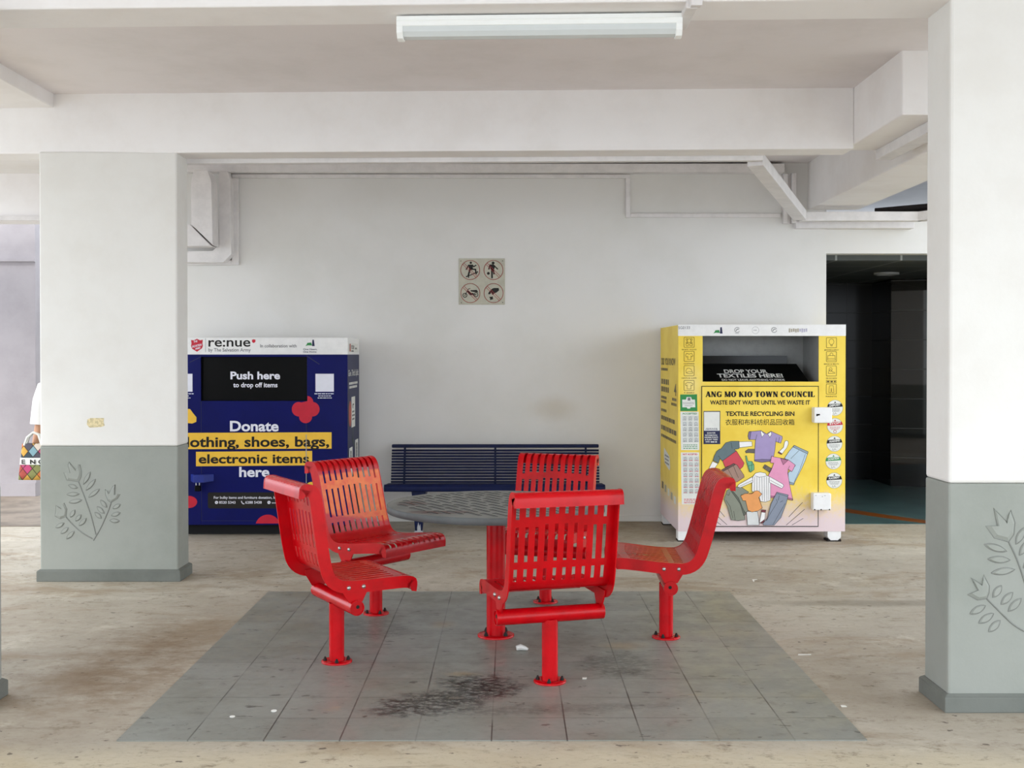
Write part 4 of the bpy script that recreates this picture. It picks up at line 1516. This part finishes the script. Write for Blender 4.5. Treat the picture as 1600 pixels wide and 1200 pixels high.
def picto_sheet(name, v0, rows, ink, title, h):
    mb = MB()
    S = lambda u, v: (1064.2 + u + (v0 - 643 + v) * 0.014, v0 + v)
    poly_print(yf, [S(-1, 0), S(27.6, 0), S(28, h), S(-.6, h)], E0, mb, 0)
    p0, p1 = S(2, 4.2), S(25, 4.2)
    text_print(yf, title, p0[0], p1[0], p0[1], 2.4, E0 + .0004, mb, 1, 0.03)
    for r in range(rows):
        for c in range(3):
            u, v = S(2.0 + c * 8.8, 6.6 + r * 8.4)
            poly_print(yf, [(u, v), (u + 7.6, v), (u + 7.7, v + 7.4), (u + .1, v + 7.4)], E0 + .0003, mb, 3)
            sh = random.choice([[(1.6, 4.6), (2.2, 1.4), (5.2, 1.4), (5.8, 4.6)], [(1.4, 4), (3.8, 1), (6, 4), (3.8, 4.8)], [(2.8, .9), (4.8, .9), (5.2, 4.6), (2.4, 4.6)]])
            line_print(yf, [(u + a, v + b) for a, b in sh], .4, E0 + .0006, mb, 2, closed=True)
            micro_lines(yf, [(u + 1, u + 6.6, v + 6.2, .9)], E0 + .0006, mb, 1 if rows > 5 else 2)
    for i in range(3):
        p = S(3, h - 8 + 2.7 * i)
        micro_lines(yf, [(p[0], p[0] + 22, p[1], 1.1)], E0 + .0005, mb, 1)
    mb.build(name, [M['sticker'], ink, M['grey_ink'], plain('faint_cell_ink', 'CFD2CE', 0.5)], YB)


picto_sheet('accepted_sheet', 643.4, 5, M['green_ink'], 'ACCEPTED', 60)
picto_sheet('not_accepted_sheet', 707, 7, M['red_ink'], 'NOT ACCEPTED', 81.5)

# round notices on the right edge
for cx, cy, ink, word in ((1305.3, 637.4, 'black_ink', 'DEPOSIT'), (1305.3, 665.8, 'red_ink', 'STOP!'), (1304.6, 693.5, 'black_ink', 'WARNING'), (1303, 721.3, 'green_ink', 'DONATION'), (1304.4, 751.2, 'black_ink', 'PLACEMENT')):
    mb = MB()
    R = 12.2
    poly_print(yf, ell(cx, cy, R, R, 32), E0, mb, 0)
    line_print(yf, ell(cx, cy, R, R, 32), .4, E0 + .0003, mb, 2, closed=True)
    ty = -0.12
    b = [(cx + R * math.cos(a), cy + R * math.sin(a)) for a in (PI + .5, PI + .32, PI + .16, PI + .02)]
    c_ = [(cx + R * math.cos(a), cy + R * math.sin(a)) for a in (-.16, -.3, -.44, -.62)]
    poly_print(yf, b + c_, E0 + .0004, mb, 1)
    poly_print(yf, [(cx - 1.6, cy - 7.4), (cx, cy - 10.4), (cx + 1.8, cy - 7.6)], E0 + .0004, mb, 1)
    text_print(yf, word, cx - 8.5, cx + 8.5, cy - 1.7, 2.9, E0 + .0007, mb, 0, 0.03, ty)
    micro_lines(yf, [(cx - 8, cx + 8, cy + 1.6, .7), (cx - 8, cx + 8, cy + 3.6, .7), (cx - 6, cx + 6, cy + 5.4, .7)], E0 + .0005, mb, 3 if ink != 'red_ink' else 1)
    if ink == 'red_ink':
        line_print(yf, ell(cx, cy + 8.6, 2.2, 2.2, 14), .7, E0 + .0005, mb, 1, closed=True)
    else:
        line_print(yf, [(cx - 2.5, cy + 7), (cx - 3, cy + 10), (cx - .5, cy + 10), (cx + .4, cy + 7.4), (cx + 2.4, cy + 10)], .5, E0 + .0005, mb, 3)
    mb.build('round_notice', [M['sticker'], M[ink], M['grey_ink'], M['grey_ink']], YB, label='round white notice headed ' + word.strip('!'))

# lock boxes, feet
for u0, v0, u1, v1 in ((1264.5, 636, 1296.8, 660.2), (1263.3, 769.4, 1295.6, 795.5)):
    o = MB().box(U(u0) + .02, U(u1) - 0.002, -0.085, 0.0, V(v1), V(v0)).build('lock_box', M['white_metal'], YB, bevel=0.008)
    mb = MB()
    if v0 < 700:
        mb.tube([(U(1273.6), -0.0855, V(647.5)), (U(1277), -0.0855, V(647))], 0.006, 8)
        mb.box(U(1271.8), U(1273.6), -0.0865, -0.084, V(649.5), V(646))
    else:
        for u in (1268, 1278, 1291):
            mb.prism([(U(u), V(v1)), (U(u + 3.2), V(v1)), (U(u + 1.6), V(v1 - 2.4))], 'y', -0.0858, -0.084)
        for u, v in ((1281, 774), (1285, 772.5), (1271, 772)):
            mb.box(U(u), U(u + .9), -0.0858, -0.084, V(v + .9), V(v))
    mb.build('rust_chip', M['dark_bolt'], o)
for fx in (0.055, BW - 0.085):
    for fy in (0.06, BD - 0.12):
        ft = MB().prism([(fx - .055, zb + .003), (fx + .055, zb + .003), (fx + .055, 0.035), (fx + .03, 0.008), (fx - .03, 0.008), (fx - .055, 0.035)] if fx > .5 else
                        [(fx - .055, zb + .003), (fx + .05, zb + .003), (fx + .05, 0.008), (fx - .055, 0.008)], 'y', fy - .055, fy + .055).build('foot', M['white_metal'], YB, bevel=0.004)
        MB().box(fx - .056, fx + .056, fy - .054, fy + .056, 0.0, 0.016).build('foot_sole', M['dark_bolt'], ft)

# left side panel print
ysd = Face((-0.0015, BD, 0), (0, -1, 0), (0, 0, 1), (-1, 0, 0), 0, BT * 200, 200)   # 0.5 cm units, v down from the top
W2 = BD * 200
mb = MB()
vz = lambda y: (1 - (y - 507) / 340.0)
SV = lambda py: BT * 200 * (1 - ((847 - py) / 340.0)) if False else (py - 507) * 200 / KY
bronze = plain('bronze_ink', '6E5F3C', 0.5)
T('lettering', YB, bronze, ysd, 'DID YOU KNOW', 12, W2 - 30, SV(571), 11, 0, 0.02)
T('lettering', YB, bronze, ysd, '4', 172, 198, SV(619), 18, 0, 0.03)
micro_lines(ysd, [(12, 95, SV(579), 4.5)], 0, mb)
for py, a, b, h in ((600, 12, 110, 9), (613, 12, 115, 9), (627, 12, 80, 4.5), (634, 12, 80, 4.5), (649, 12, 80, 4.5), (626, 150, W2 - 20, 4.5), (634, 140, W2 - 18, 4.5),
                    (662, 12, 180, 7), (679, 12, W2 - 20, 8), (693, 12, W2 - 18, 5)):
    micro_lines(ysd, [(a, b, SV(py), h)], 0, mb)
mb.build('side_print', bronze, YB, label='rows of small print on the left side')
mb = MB()
poly_print(ysd, [(50, SV(712)), (120, SV(722)), (128, SV(740)), (118, SV(745)), (58, SV(738)), (46, SV(728))], 0, mb, 0)
micro_lines(ysd, [(62, 115, SV(724), 3), (62, 115, SV(730), 3), (62, 115, SV(736), 3)], .0004, mb, 1)
mb.build('side_label', [M['sticker'], M['grey_ink']], YB)
mb = MB()
for i in range(5):
    a = 20 + i * 38
    rect_print(ysd, a, SV(772 + 2 * i), a + 22, SV(784 + 2 * i), 0, mb, (0, 2, 1, 2, 1)[i])
mb.build('side_emblem_row', [bronze, M['sticker'], plain('tan_ink', 'B2AA98', 0.5)], YB)

# ================================================================== navy donation bin
KB = 188.4
NB = thing('donation_bin', 'big navy donation bin with white header, half behind the left pillar', 'bin', (-2.898, 9.66, 0))
nf = Face((0, 0, 0), (1, 0, 0), (0, 0, 1), (0, -1, 0), 250, 837.6, KB)
UB = lambda u: (u - 250) / KB
VB = lambda v: (837.6 - v) / KB
cb = lambda cx, cy: (280 + cx / 3.53, 500 + cy / 3.53)
NW, ND, NT = UB(543), 0.74, VB(527.6)
nb = VB(820.5)
wx0, wx1, wz0, wz1 = UB(314), UB(479.8), VB(626.4), VB(557.6)
mb = MB()
mb.box(0, wx0, 0, .012, nb, VB(554)).box(wx1, NW, 0, .012, nb, VB(554)).box(wx0, wx1, 0, .012, nb, wz0).box(wx0, wx1, 0, .012, wz1, VB(554))
mb.box(0, 0.012, .012, ND, nb, VB(554)).box(.012, NW - .012, ND - .012, ND, nb, VB(554)).box(.012, NW - .012, .012, ND, nb, nb + .012)
mb.build('body', M['navy'], NB, bevel=0.003)
MB().box(NW - .012, NW, .012, ND, nb, VB(554)).build('side_panel', M['navy_side'], NB, label='slate side panel with tags')
MB().box(-.002, NW + .002, -.002, ND, VB(554), NT).build('header_panel', M['white_metal'], NB, bevel=0.003, label='white header panel')
MB().box(wx0, wx1, 0.035, 0.05, wz0, wz1).build('push_flap', M['black_gloss'], NB, label='black push flap')
MB().box(wx0 - .005, wx0, .012, .05, wz0, wz1).box(wx1, wx1 + .005, .012, .05, wz0, wz1).box(wx0, wx1, .012, .05, wz1, wz1 + .005).box(wx0, wx1, .012, .05, wz0 - .005, wz0).build('flap_frame', M['black_gloss'], NB)
MB().box(0.1, NW - 0.1, 0.1, ND - .05, 0.0, nb).build('plinth', plain('black_plinth', '101012', 0.8), NB)
hb = [o for o in NB.children if o.name.startswith('header_panel')][0]
pf = [o for o in NB.children if o.name.startswith('push_flap')][0]
inf = Face((0, .035, 0), (1, 0, 0), (0, 0, 1), (0, -1, 0), 250, 837.6, KB)
T('lettering', pf, M['white_ink'], inf, 'Push here', cb(278, 0)[0], cb(552, 0)[0], cb(0, 326)[1], 11.2, .001, 0.03)
T('lettering', pf, M['white_ink'], inf, 'to drop off items', cb(293, 0)[0], cb(538, 0)[0], cb(0, 371)[1], 7.0, .001, 0.024)


# header
def shield(x0, x1, y0, y1, off):
    w, h = x1 - x0, y1 - y0
    p = [(0, .1), (.25, .12), (.5, 0), (.75, .12), (1, .08), (.96, .35), (1, .55), (.92, .74), (.5, 1), (.08, .76), (0, .55), (.04, .35)]
    return PP('red_shield', hb, M['red_ink'], nf, [(x0 + a * w, y0 + b * h) for a, b in p], off)


HO = .003
sh = shield(299, 317.5, 529.3, 549.6, HO)
mb = MB()
for s_, a, b, v, c in (('THE', 303, 309, 535.6, 2.8), ('SALVATION', 300.6, 315.6, 543.4, 3.2), ('ARMY', 305.4, 314, 546.6, 2.8)):
    text_print(nf, s_, a, b, v, c, HO + .0005, mb, 0, 0.03, -0.22)
mb.build('shield_lettering', M['white_ink'], hb)
PP('divider', hb, M['grey_ink'], nf, [(321.4, 528.6), (321.9, 528.6), (321.9, 550.2), (321.4, 550.2)], HO)
T('title_lettering', hb, M['black_ink'], nf, 're:nue', cb(163, 0)[0], cb(394, 0)[0], cb(0, 146)[1], 14.2, HO, 0.014)
shield(394, 399.6, 530, 536, HO)
T('lettering', hb, M['grey_ink'], nf, 'by The Salvation Army', cb(163, 0)[0], cb(396, 0)[0], cb(0, 174)[1], 5.2, HO, 0.012)
T('lettering', hb, M['grey_ink'], nf, 'In collaboration with', cb(448, 0)[0], cb(648, 0)[0], cb(0, 151)[1], 4.8, HO, 0.012)
town_logo(nf, 477.4, 540.8, 1.0, HO, hb)
T('lettering', hb, M['navy_ink'], nf, 'One Heart,', 474, 495.8, 547, 2.6, HO, 0.012)
T('lettering', hb, M['navy_ink'], nf, 'One Home', 474, 494.6, 551, 2.6, HO, 0.012)

# front print
mb = MB()
FO = .0012
cl = [(697, 495, 47, 42), (660, 492, 39, 40), (736, 492, 38, 40), (697, 535, 36, 34), (706, 455, 34, 36)]
for i, (cx, cy, rx, ry) in enumerate(cl):
    x, y = cb(cx, cy)
    pts = ell(x, y, rx / 3.53, ry / 3.53, 28)
    if i == 4:
        pts = [(max(u, 480.4) if v < 626.8 else u, v) for u, v in pts]
    if i in (0, 1):
        pts = [(u, max(v, 627.2)) if u < 480.2 else (u, v) for u, v in pts]
    poly_print(nf, pts, FO + i * .0001, mb, 0)
mb.build('red_clover', M['red_ink'], NB)
x, y = cb(488, 1145)
PP('red_half_disc', NB, M['red_ink'], nf, [p for p in ell(x, y, 20, 20, 40) if p[1] <= 820.2], FO)
x, y = cb(52, 1004)
PP('red_disc', NB, M['red_ink'], nf, ell(x, y, 13, 9.5, 28), FO)
x, y = cb(50, 530)
PP('amber_blob', NB, M['strip'], nf, [(x - 9, y - 12), (x + 3, y - 11), (x + 8, y - 4), (x + 13, y + 2), (x + 12.6, y + 9), (x + 6, y + 11.6), (x - 9, y + 10)], FO)
x, y = cb(728, 925)
PP('amber_disc', NB, M['strip'], nf, ell(x, y, 9, 9, 24), FO)
s1 = PP('amber_strip', NB, M['strip'], nf, [(263, 676.4), (518, 675.4), (518, 701), (263, 702)], FO)
s2 = PP('amber_strip', NB, M['strip'], nf, [cb(92, 727), cb(733, 722), cb(733, 802), cb(92, 807)], FO)
T('lettering', s1, M['black_ink'], nf, 'clothing, shoes, bags,', 278.6, cb(827, 0)[0], 698.2, 15.0, FO + .0006, 0.026, -0.004)
T('lettering', s2, M['black_ink'], nf, 'electronic items', cb(107, 0)[0], cb(716, 0)[0], cb(0, 790)[1], 13.4, FO + .0006, 0.026, -0.004)
T('lettering', NB, M['white_ink'], nf, 'Donate', cb(280, 0)[0], cb(548, 0)[0], cb(0, 612)[1], 15.2, FO, 0.028)
T('lettering', NB, M['white_ink'], nf, 'here', cb(330, 0)[0], cb(497, 0)[0], cb(0, 864)[1], 14.6, FO, 0.028)
mb = MB()
poly_print(nf, rrect(324.4, 769.4, 476, 794.6, 3), FO, mb, 0)
text_print(nf, 'For bulky items and furniture donation, kindly', 333.8, 440.5, 779.4, 3.9, FO + .0005, mb, 1, 0.014)
text_print(nf, '8520 5343', 342, 367.6, 787, 3.8, FO + .0005, mb, 1, 0.014)
text_print(nf, '6288 5438', 383, 408.6, 787, 3.8, FO + .0005, mb, 1, 0.014)
text_print(nf, 'www', 424, 436, 787, 2.8, FO + .0005, mb, 1, 0.014)
for cx in (338, 420):
    poly_print(nf, ell(cx, 785.2, 2.5, 2.5, 18), FO + .0005, mb, 1)
    line_print(nf, [(cx - .8, 784.2), (cx + .2, 785.8), (cx + 1, 786)], .6, FO + .0008, mb, 0)
line_print(nf, [(377, 783.4), (377.6, 785.2), (379.2, 787), (381, 787.4)], 1.5, FO + .0005, mb, 1)
mb.build('contact_panel', [M['black_ink'], M['white_ink']], NB, label='black contact panel with phone numbers')
for u0, u1 in ((493, 521.7), (272.4, 301)):
    o = PP('white_label', NB, M['white_ink'], nf, [(u0, 584), (u1, 584), (u1, 612), (u0, 612)], FO)
    c = (u0 + u1) / 2
    mb = MB()
    micro_lines(nf, [(c - 16, c + 16, 615.2, 1.3), (c - 10, c + 10, 618.6, 1.2), (c - 11, c + 11, 621.8, 1.2)], FO, mb)
    mb.build('small_print', M['white_ink'], o)
# door seams, rod, lock
mb = MB()
line_print(nf, [(314.5, 627), (314.5, 814), (478.6, 814), (478.6, 627)], .7, .0008, mb)
line_print(nf, [(297, 566), (314, 557.6)], 1.2, .0008, mb)
line_print(nf, [(480, 556.6), (499, 569)], 1.4, .0008, mb)
mb.build('door_seam', M['navy_ink'], NB)
MB().box(UB(477.9), UB(479), -.006, 0, VB(755), VB(679)).build('door_edge_strip', M['steel'], NB)
lb = MB().hexa([(UB(297.6), 0, VB(752)), (UB(334), 0, VB(752)), (UB(322), -.08, VB(752.8)), (UB(306), -.08, VB(752.8))],
               [(UB(297.6), 0, VB(740.6)), (UB(334), 0, VB(740.6)), (UB(322), -.08, VB(740.6)), (UB(306), -.08, VB(740.6))]).build('lock_cover', plain('mid_blue_metal', '1C2D86', 0.4), NB, bevel=0.003)
pd = MB().box(UB(307), UB(315.6), -.07, -.03, VB(766.5), VB(757.5)).build('padlock', M['black_gloss'], lb, bevel=0.006)
MB().tube([(UB(308.8), -.05, VB(758)), (UB(308.8), -.05, VB(752.5)), (UB(311.3), -.05, VB(750)), (UB(313.8), -.05, VB(752.5)), (UB(313.8), -.05, VB(758))], 0.0045, 8).build('shackle', M['steel'], lb)
# side print
nsd = Face((NW + .0015, 0, 0), (0, 1, 0), (0, 0, 1), (1, 0, 0), 0, VB(527.6) * 200, 200)
NV = lambda py: (py - 527.6) * 200 / KB
mb = MB()
text_print(nsd, 'Give. Thrift. Uplift.', 10, 138, NV(588), 10, 0, mb, 0, 0.01)
micro_lines(nsd, [(18, 125, NV(600), 4), (18, 120, NV(606), 4)], 0, mb, 0)
rect_print(nsd, 46, NV(622), 92, NV(671), 0, mb, 0)
text_print(nsd, 'r', 60, 78, NV(640), 10, .0004, mb, 1, 0.03)
micro_lines(nsd, [(54, 86, NV(646), 3), (54, 86, NV(652), 3), (54, 86, NV(658), 3)], .0004, mb, 1)
poly_print(nsd, ell(30, NV(648), 16, 22, 18), -.0003, mb, 2)
line_print(nsd, [(70, NV(671)), (60, NV(690)), (90, NV(705))], 8, -.0002, mb, 3)
for a, t0 in ((18, 702), (92, 694)):
    rect_print(nsd, a, NV(t0), a + 40, NV(t0 + 48), 0, mb, 0)
    micro_lines(nsd, [(a + 14, a + 26, NV(t0 + 8 + 6 * i), 6) for i in range(4)], .0004, mb, 1)
rect_print(nsd, 16, NV(536), 130, NV(550), .0025, mb, 0)
rect_print(nsd, 20, NV(537), 34, NV(549), .0029, mb, 2)
text_print(nsd, 're:nue', 40, 78, NV(545), 9, .0029, mb, 1, 0.02)
micro_lines(nsd, [(40, 70, NV(548.4), 2.5), (90, 112, NV(544), 3)], .0029, mb, 1)
mb.build('side_print', [M['sticker'], M['black_ink'], plain('coral_ink', 'B5543F', 0.5), plain('dark_teal_ink', '27403F', 0.5)], NB)

# ================================================================== passer-by behind the left pillar
PX, PY = -3.3, 8.72
PN = thing('person', 'person mostly hidden behind the left pillar, in white shirt, holding a patterned bag', 'person', (PX, PY, 0), math.radians(180))
skin = plain('skin', 'B98A6C', 0.55, 0.3, 0, 0.03)


def skinned(name, joints, edges, mat, parent, levels=2, root=0):
    me = bpy.data.meshes.new(name)
    me.from_pydata([j[:3] for j in joints], edges, [])
    me.materials.append(mat)
    o = bpy.data.objects.new(name, me)
    COL.objects.link(o)
    o.parent = parent
    sk = o.modifiers.new('skin', 'SKIN')
    sk.use_smooth_shade = True
    for i, j in enumerate(joints):
        r = j[3] if isinstance(j[3], tuple) else (j[3], j[3])
        me.skin_vertices[0].data[i].radius = r
    me.skin_vertices[0].data[root].use_root = True
    sb = o.modifiers.new('subdivision', 'SUBSURF')
    sb.levels = sb.render_levels = levels
    return o


# local frame: +y is where the person faces (turned away from the viewer's back, towards the pillar's rear)
J = [(0, 0, .90, (.15, .10)), (0, .005, 1.05, (.125, .09)), (0, .0, 1.2, (.15, .1)), (0, -.005, 1.28, (.12, .085)), (0, .0, 1.345, (.05, .05)), (0, .015, 1.41, (.06, .065)), (0, .02, 1.475, (.075, .092)), (0, .01, 1.545, (.06, .075)),
     (.165, -.005, 1.265, .056), (.205, .0, 1.03, .04), (.225, .05, .84, .028), (.228, .065, .80, .03),
     (-.165, -.005, 1.265, .056), (-.2, -.01, 1.03, .04), (-.21, .03, .82, .028), (-.212, .04, .77, .03),
     (.085, 0, .84, .085), (.09, .01, .47, .055), (.09, -.02, .10, .038), (.09, -.04, .045, .035), (.095, .06, .03, .032), (.098, .12, .025, .022),
     (-.085, 0, .84, .085), (-.09, .01, .47, .055), (-.09, -.02, .10, .038), (-.09, -.04, .045, .035), (-.095, .06, .03, .032), (-.098, .12, .025, .022)]
Ed = [(0, 1), (1, 2), (2, 3), (3, 4), (4, 5), (5, 6), (6, 7), (3, 8), (8, 9), (9, 10), (10, 11), (3, 12), (12, 13), (13, 14), (14, 15),
      (0, 16), (16, 17), (17, 18), (18, 19), (19, 20), (20, 21), (0, 22), (22, 23), (23, 24), (24, 25), (25, 26), (26, 27)]
body = skinned('body', J, Ed, skin, PN)
for s in (1, -1):
    hx_, hy_, hz_ = (.228, .065, .80) if s == 1 else (-.212, .04, .77)
    for k in range(4):
        fy = hy_ + .03 - .02 * k
        L = (.07, .082, .078, .06)[k]
        cl = .026 if s == 1 else .012
        skinned('finger', [(hx_, fy, hz_ - .01, .0095), (hx_, fy + .004, hz_ - L * .6, .0085), (hx_ - s * cl, fy + .004, hz_ - L * .95, .0075)], [(0, 1), (1, 2)], skin, body, 1)
    skinned('thumb', [(hx_, hy_ + .02, hz_ + .02, .011), (hx_ - s * .015, hy_ + .055, hz_ - .015, .009), (hx_ - s * .02, hy_ + .06, hz_ - .045, .008)], [(0, 1), (1, 2)], skin, body, 1)
# face
fm = MB()
fm.tube([(0, .10, 1.49), (0, .122, 1.468), (0, .128, 1.452), (0, .11, 1.444)], [.006, .011, .014, .008], 8)
fm.tube([(-.022, .101, 1.418), (0, .107, 1.416), (.022, .101, 1.418)], [.004, .007, .004], 8)
fm.build('nose_and_mouth', skin, body)
for s in (-1, 1):
    MB().tube([(s * .032 - .006, .1, 1.492), (s * .032, .104, 1.492), (s * .032 + .006, .1, 1.492)], [.004, .009, .004], 10).build('eye', M['black_ink'], body)
    MB().tube([(s * .079, .02, 1.455), (s * .086, .01, 1.48), (s * .082, .0, 1.505)], [.008, .014, .009], 8).build('ear', skin, body)
def dome(name, mat, parent):
    """short hair: a cap hugging the skull, lower at the back and sides than at the forehead"""
    m_ = MB()
    nu, nv = 28, 12
    for j in range(nv + 1):
        for i in range(nu):
            a = 2 * PI * i / nu
            front = 0.5 + 0.5 * math.sin(a)                 # 1 at the face, 0 at the nape
            low = -0.62 + 1.02 * front ** 1.4
            el = PI / 2 - (PI / 2 - math.asin(low)) * j / nv
            r = math.cos(el)
            wave = 1 + 0.012 * math.sin(9 * a + 3 * j)
            m_.v.append((.089 * r * math.cos(a) * wave, -.002 + .108 * r * math.sin(a) * wave, 1.487 + .105 * math.sin(el)))
    for j in range(nv):
        for i in range(nu):
            m_.f.append((j * nu + i, j * nu + (i + 1) % nu, (j + 1) * nu + (i + 1) % nu, (j + 1) * nu + i))
            m_.mi.append(0)
            m_.sm.append(True)
    o = m_.build(name, mat, parent)
    sd = o.modifiers.new('thickness', 'SOLIDIFY')
    sd.thickness = 0.008
    return o


dome('hair', plain('black_hair', '17120F', 0.5), PN)
cloth = plain('white_cotton', 'E6E4E1', 0.85, 0.15, 0, 0.03)


def rings(mb, secs, seg=28):
    """secs: (cx, cy, z, rx, ry)"""
    vs = [(c[0] + c[3] * math.cos(2 * PI * k / seg), c[1] + c[4] * math.sin(2 * PI * k / seg), c[2]) for c in secs for k in range(seg)]
    fs = [(i * seg + k, i * seg + (k + 1) % seg, (i + 1) * seg + (k + 1) % seg, (i + 1) * seg + k) for i in range(len(secs) - 1) for k in range(seg)]
    mb.add(vs, fs, 0, True)


mb = MB()
rings(mb, [(0, 0, .80, .185, .135), (0, 0, .84, .187, .136), (0, 0, .95, .176, .128), (0, 0, 1.08, .178, .13), (0, 0, 1.2, .195, .133), (0, -.003, 1.28, .2, .118), (0, -.004, 1.318, .17, .102), (0, -.002, 1.345, .1, .078), (0, 0, 1.358, .062, .062)])
for sx, hx_, hy_, hz_ in ((1, .214, .0, .985), (-1, -.208, -.01, .985)):
    mb.tube([(sx * .12, -.004, 1.265), (sx * .165, -.004, 1.245), (sx * .195, -.003, 1.16), (hx_ - sx * .006, hy_, 1.07), (hx_, hy_, hz_)], [.066, .074, .07, .067, .07], 18)
mb.build('shirt', cloth, PN)
mb = MB()
rings(mb, [(0, 0, .93, .168, .122), (0, 0, .86, .178, .128), (0, 0, .80, .176, .122), (0, 0, .76, .15, .1)])
for sx in (1, -1):
    mb.tube([(sx * .088, 0, .84), (sx * .09, 0, .74), (sx * .092, .008, .5), (sx * .094, -.01, .25), (sx * .094, -.02, .085)], [.098, .102, .085, .076, .074], 18)
mb.build('trousers', plain('pale_trousers', 'D8D6D2', 0.85, 0.15), PN)
for s in (1, -1):
    skinned('shoe', [(s * .09, -.055, .035, .038), (s * .096, .06, .034, .036), (s * .099, .15, .028, .028)], [(0, 1), (1, 2)], plain('grey_shoe', '555559', 0.7), PN)


def mat_bag():
    g = N('harlequin_bag_print')
    P = g.pos()
    mp = g.n('ShaderNodeMapping')
    mp.inputs['Rotation'].default_value = (0, math.radians(45), 0)
    mp.inputs['Scale'].default_value = (20, 20, 17)
    g.lk(P, mp.inputs['Vector'])
    X, Y, Z = g.sep(mp.outputs[0])
    cv = g.n('ShaderNodeCombineXYZ')
    g.lk(g.math('FLOOR', X), cv.inputs[0])
    g.lk(g.math('FLOOR', Z), cv.inputs[1])
    w = g.n('ShaderNodeTexWhiteNoise')
    g.lk(cv.outputs[0], w.inputs['Vector'])
    cr = g.n('ShaderNodeValToRGB')
    cr.color_ramp.interpolation = 'CONSTANT'
    cols = ['C4703C', '3E4A52', 'C79A4A', 'B0466C', '7E9EA8', '7F8050', 'CFC2B4', '9E4A40', '54505A']
    while len(cr.color_ramp.elements) < len(cols):
        cr.color_ramp.elements.new(0.5)
    for i, (e, h) in enumerate(zip(cr.color_ramp.elements, cols)):
        e.position = i / len(cols)
        e.color = rgb(h)
    g.lk(w.outputs['Value'], cr.inputs[0])
    fx = g.math('ABSOLUTE', g.math('SUBTRACT', g.math('FRACT', X), 0.5))
    fz = g.math('ABSOLUTE', g.math('SUBTRACT', g.math('FRACT', Z), 0.5))
    j = g.mapr(g.math('MAXIMUM', fx, fz), 0.43, 0.46)
    c = g.mix(g.math('MULTIPLY', j, 0.8), cr.outputs[0], rgb('2A2422'))
    g.set(c, 0.7, 0.2)
    return g.m


BG = thing('shopping_bag', 'colourful diamond-patterned bag with white band, carried by the person', 'bag', (PX - .20, PY - .13, 0.585))
mb = MB()
nz = 8
secs = []
for i in range(nz + 1):
    q = i / nz
    w = .115 - .025 * q
    d = .055 - .03 * q
    secs.append([(w * math.copysign(abs(math.cos(a)) ** .5, math.cos(a)), d * math.copysign(abs(math.sin(a)) ** .7, math.sin(a)), .26 * q + .012 * math.sin(q * 9)) for a in [2 * PI * k / 20 for k in range(20)]])
vs = [v for s_ in secs for v in s_]
fs = [(i * 20 + k, i * 20 + (k + 1) % 20, (i + 1) * 20 + (k + 1) % 20, (i + 1) * 20 + k) for i in range(nz) for k in range(20)] + [tuple(range(19, -1, -1))]
mb.add(vs, fs, 0, True)
mb.build('bag_body', mat_bag(), BG)
mb = MB()
bz0, bz1 = .105, .155
ring = lambda z, e: [((0.115 - .025 * z / .26 + e) * math.copysign(abs(math.cos(a)) ** .5, math.cos(a)), (.055 - .03 * z / .26 + e) * math.copysign(abs(math.sin(a)) ** .7, math.sin(a)), z + .006) for a in [2 * PI * k / 20 for k in range(20)]]
r0, r1 = ring(bz0, .002), ring(bz1, .002)
mb.add(r0 + r1, [(k, (k + 1) % 20, 20 + (k + 1) % 20, 20 + k) for k in range(20)], 0, True)
o = mb.build('white_band', M['sticker'], BG)
bf = Face((0, -.046, .112), (1, 0, 0), (0, 0, 1), (0, -1, 0), 0, 0, 1000)
mb = MB()
text_print(bf, 'E  N G', -78, 85, -6, 30, .004, mb, 0, 0.03)
mb.build('lettering', M['black_ink'], o)
mb = MB()
for y in (-.02, .02):
    mb.tube([(-.07, y, .25), (-.05, y * .8, .31), (-.01, y * .5, .345), (.03, y * .4, .33), (.06, y, .25)], .009, 8)
mb.build('handle', M['sticker'], BG)

# ================================================================== litter on the floor
mb = MB()
mb.tube([(-.03, 0, .012), (-.01, .004, .016), (.012, 0, .012), (.03, -.004, .008)], [.012, .016, .012, .006], 8, smooth=False)
p = floor_at(816, 1018)
tag(mb.build('plastic_scrap', plain('clear_plastic_scrap', 'C9C7C2', 0.3, 0.6), loc=(p.x, p.y, PADZ)), 'crumpled pale plastic scrap on the grey tiles under the table', 'litter')


def bit(name, label, cat, x, y, pts, mat, z):
    p = floor_at(x, y)
    m_ = MB().prism(pts, 'z', 0.0005, 0.003)
    return tag(m_.build(name, mat, loc=(p.x, p.y, z)), label, cat, )


paper = plain('scrap_paper', 'D9D6CC', 0.8)
bit('paper_scrap', 'thin white paper strip on concrete right of the tiles', 'litter', 1257, 1023, [(-.035, -.012), (.03, -.008), (.034, .004), (-.03, .006)], paper, 0)
bit('paper_scrap', 'tiny white scrap beside the front chair base', 'litter', 913, 1062, [(-.01, -.012), (.008, -.01), (.012, .01), (-.008, .012)], paper, PADZ)
bit('paper_scrap', 'small pale scrap on concrete beyond the right tiles', 'litter', 1180, 908, [(-.02, -.03), (-.012, -.03), (.0, .03), (.025, .05), (-.01, .05)], paper, 0)
bit('paper_scrap', 'white scrap on concrete just left of the right pillar foot', 'litter', 1318, 1104, [(-.012, -.01), (.012, -.008), (.01, .01), (-.01, .012)], paper, 0)
bit('paint_spot', 'larger white paint spot on the front left tiles', 'spot', 428, 1113, ell(0, 0, .012, .014, 14), M['sticker'], PADZ)
bit('paint_spot', 'smaller white paint spot, the one further left on the tiles', 'spot', 363, 1122, ell(0, 0, .011, .012, 14), M['sticker'], PADZ)
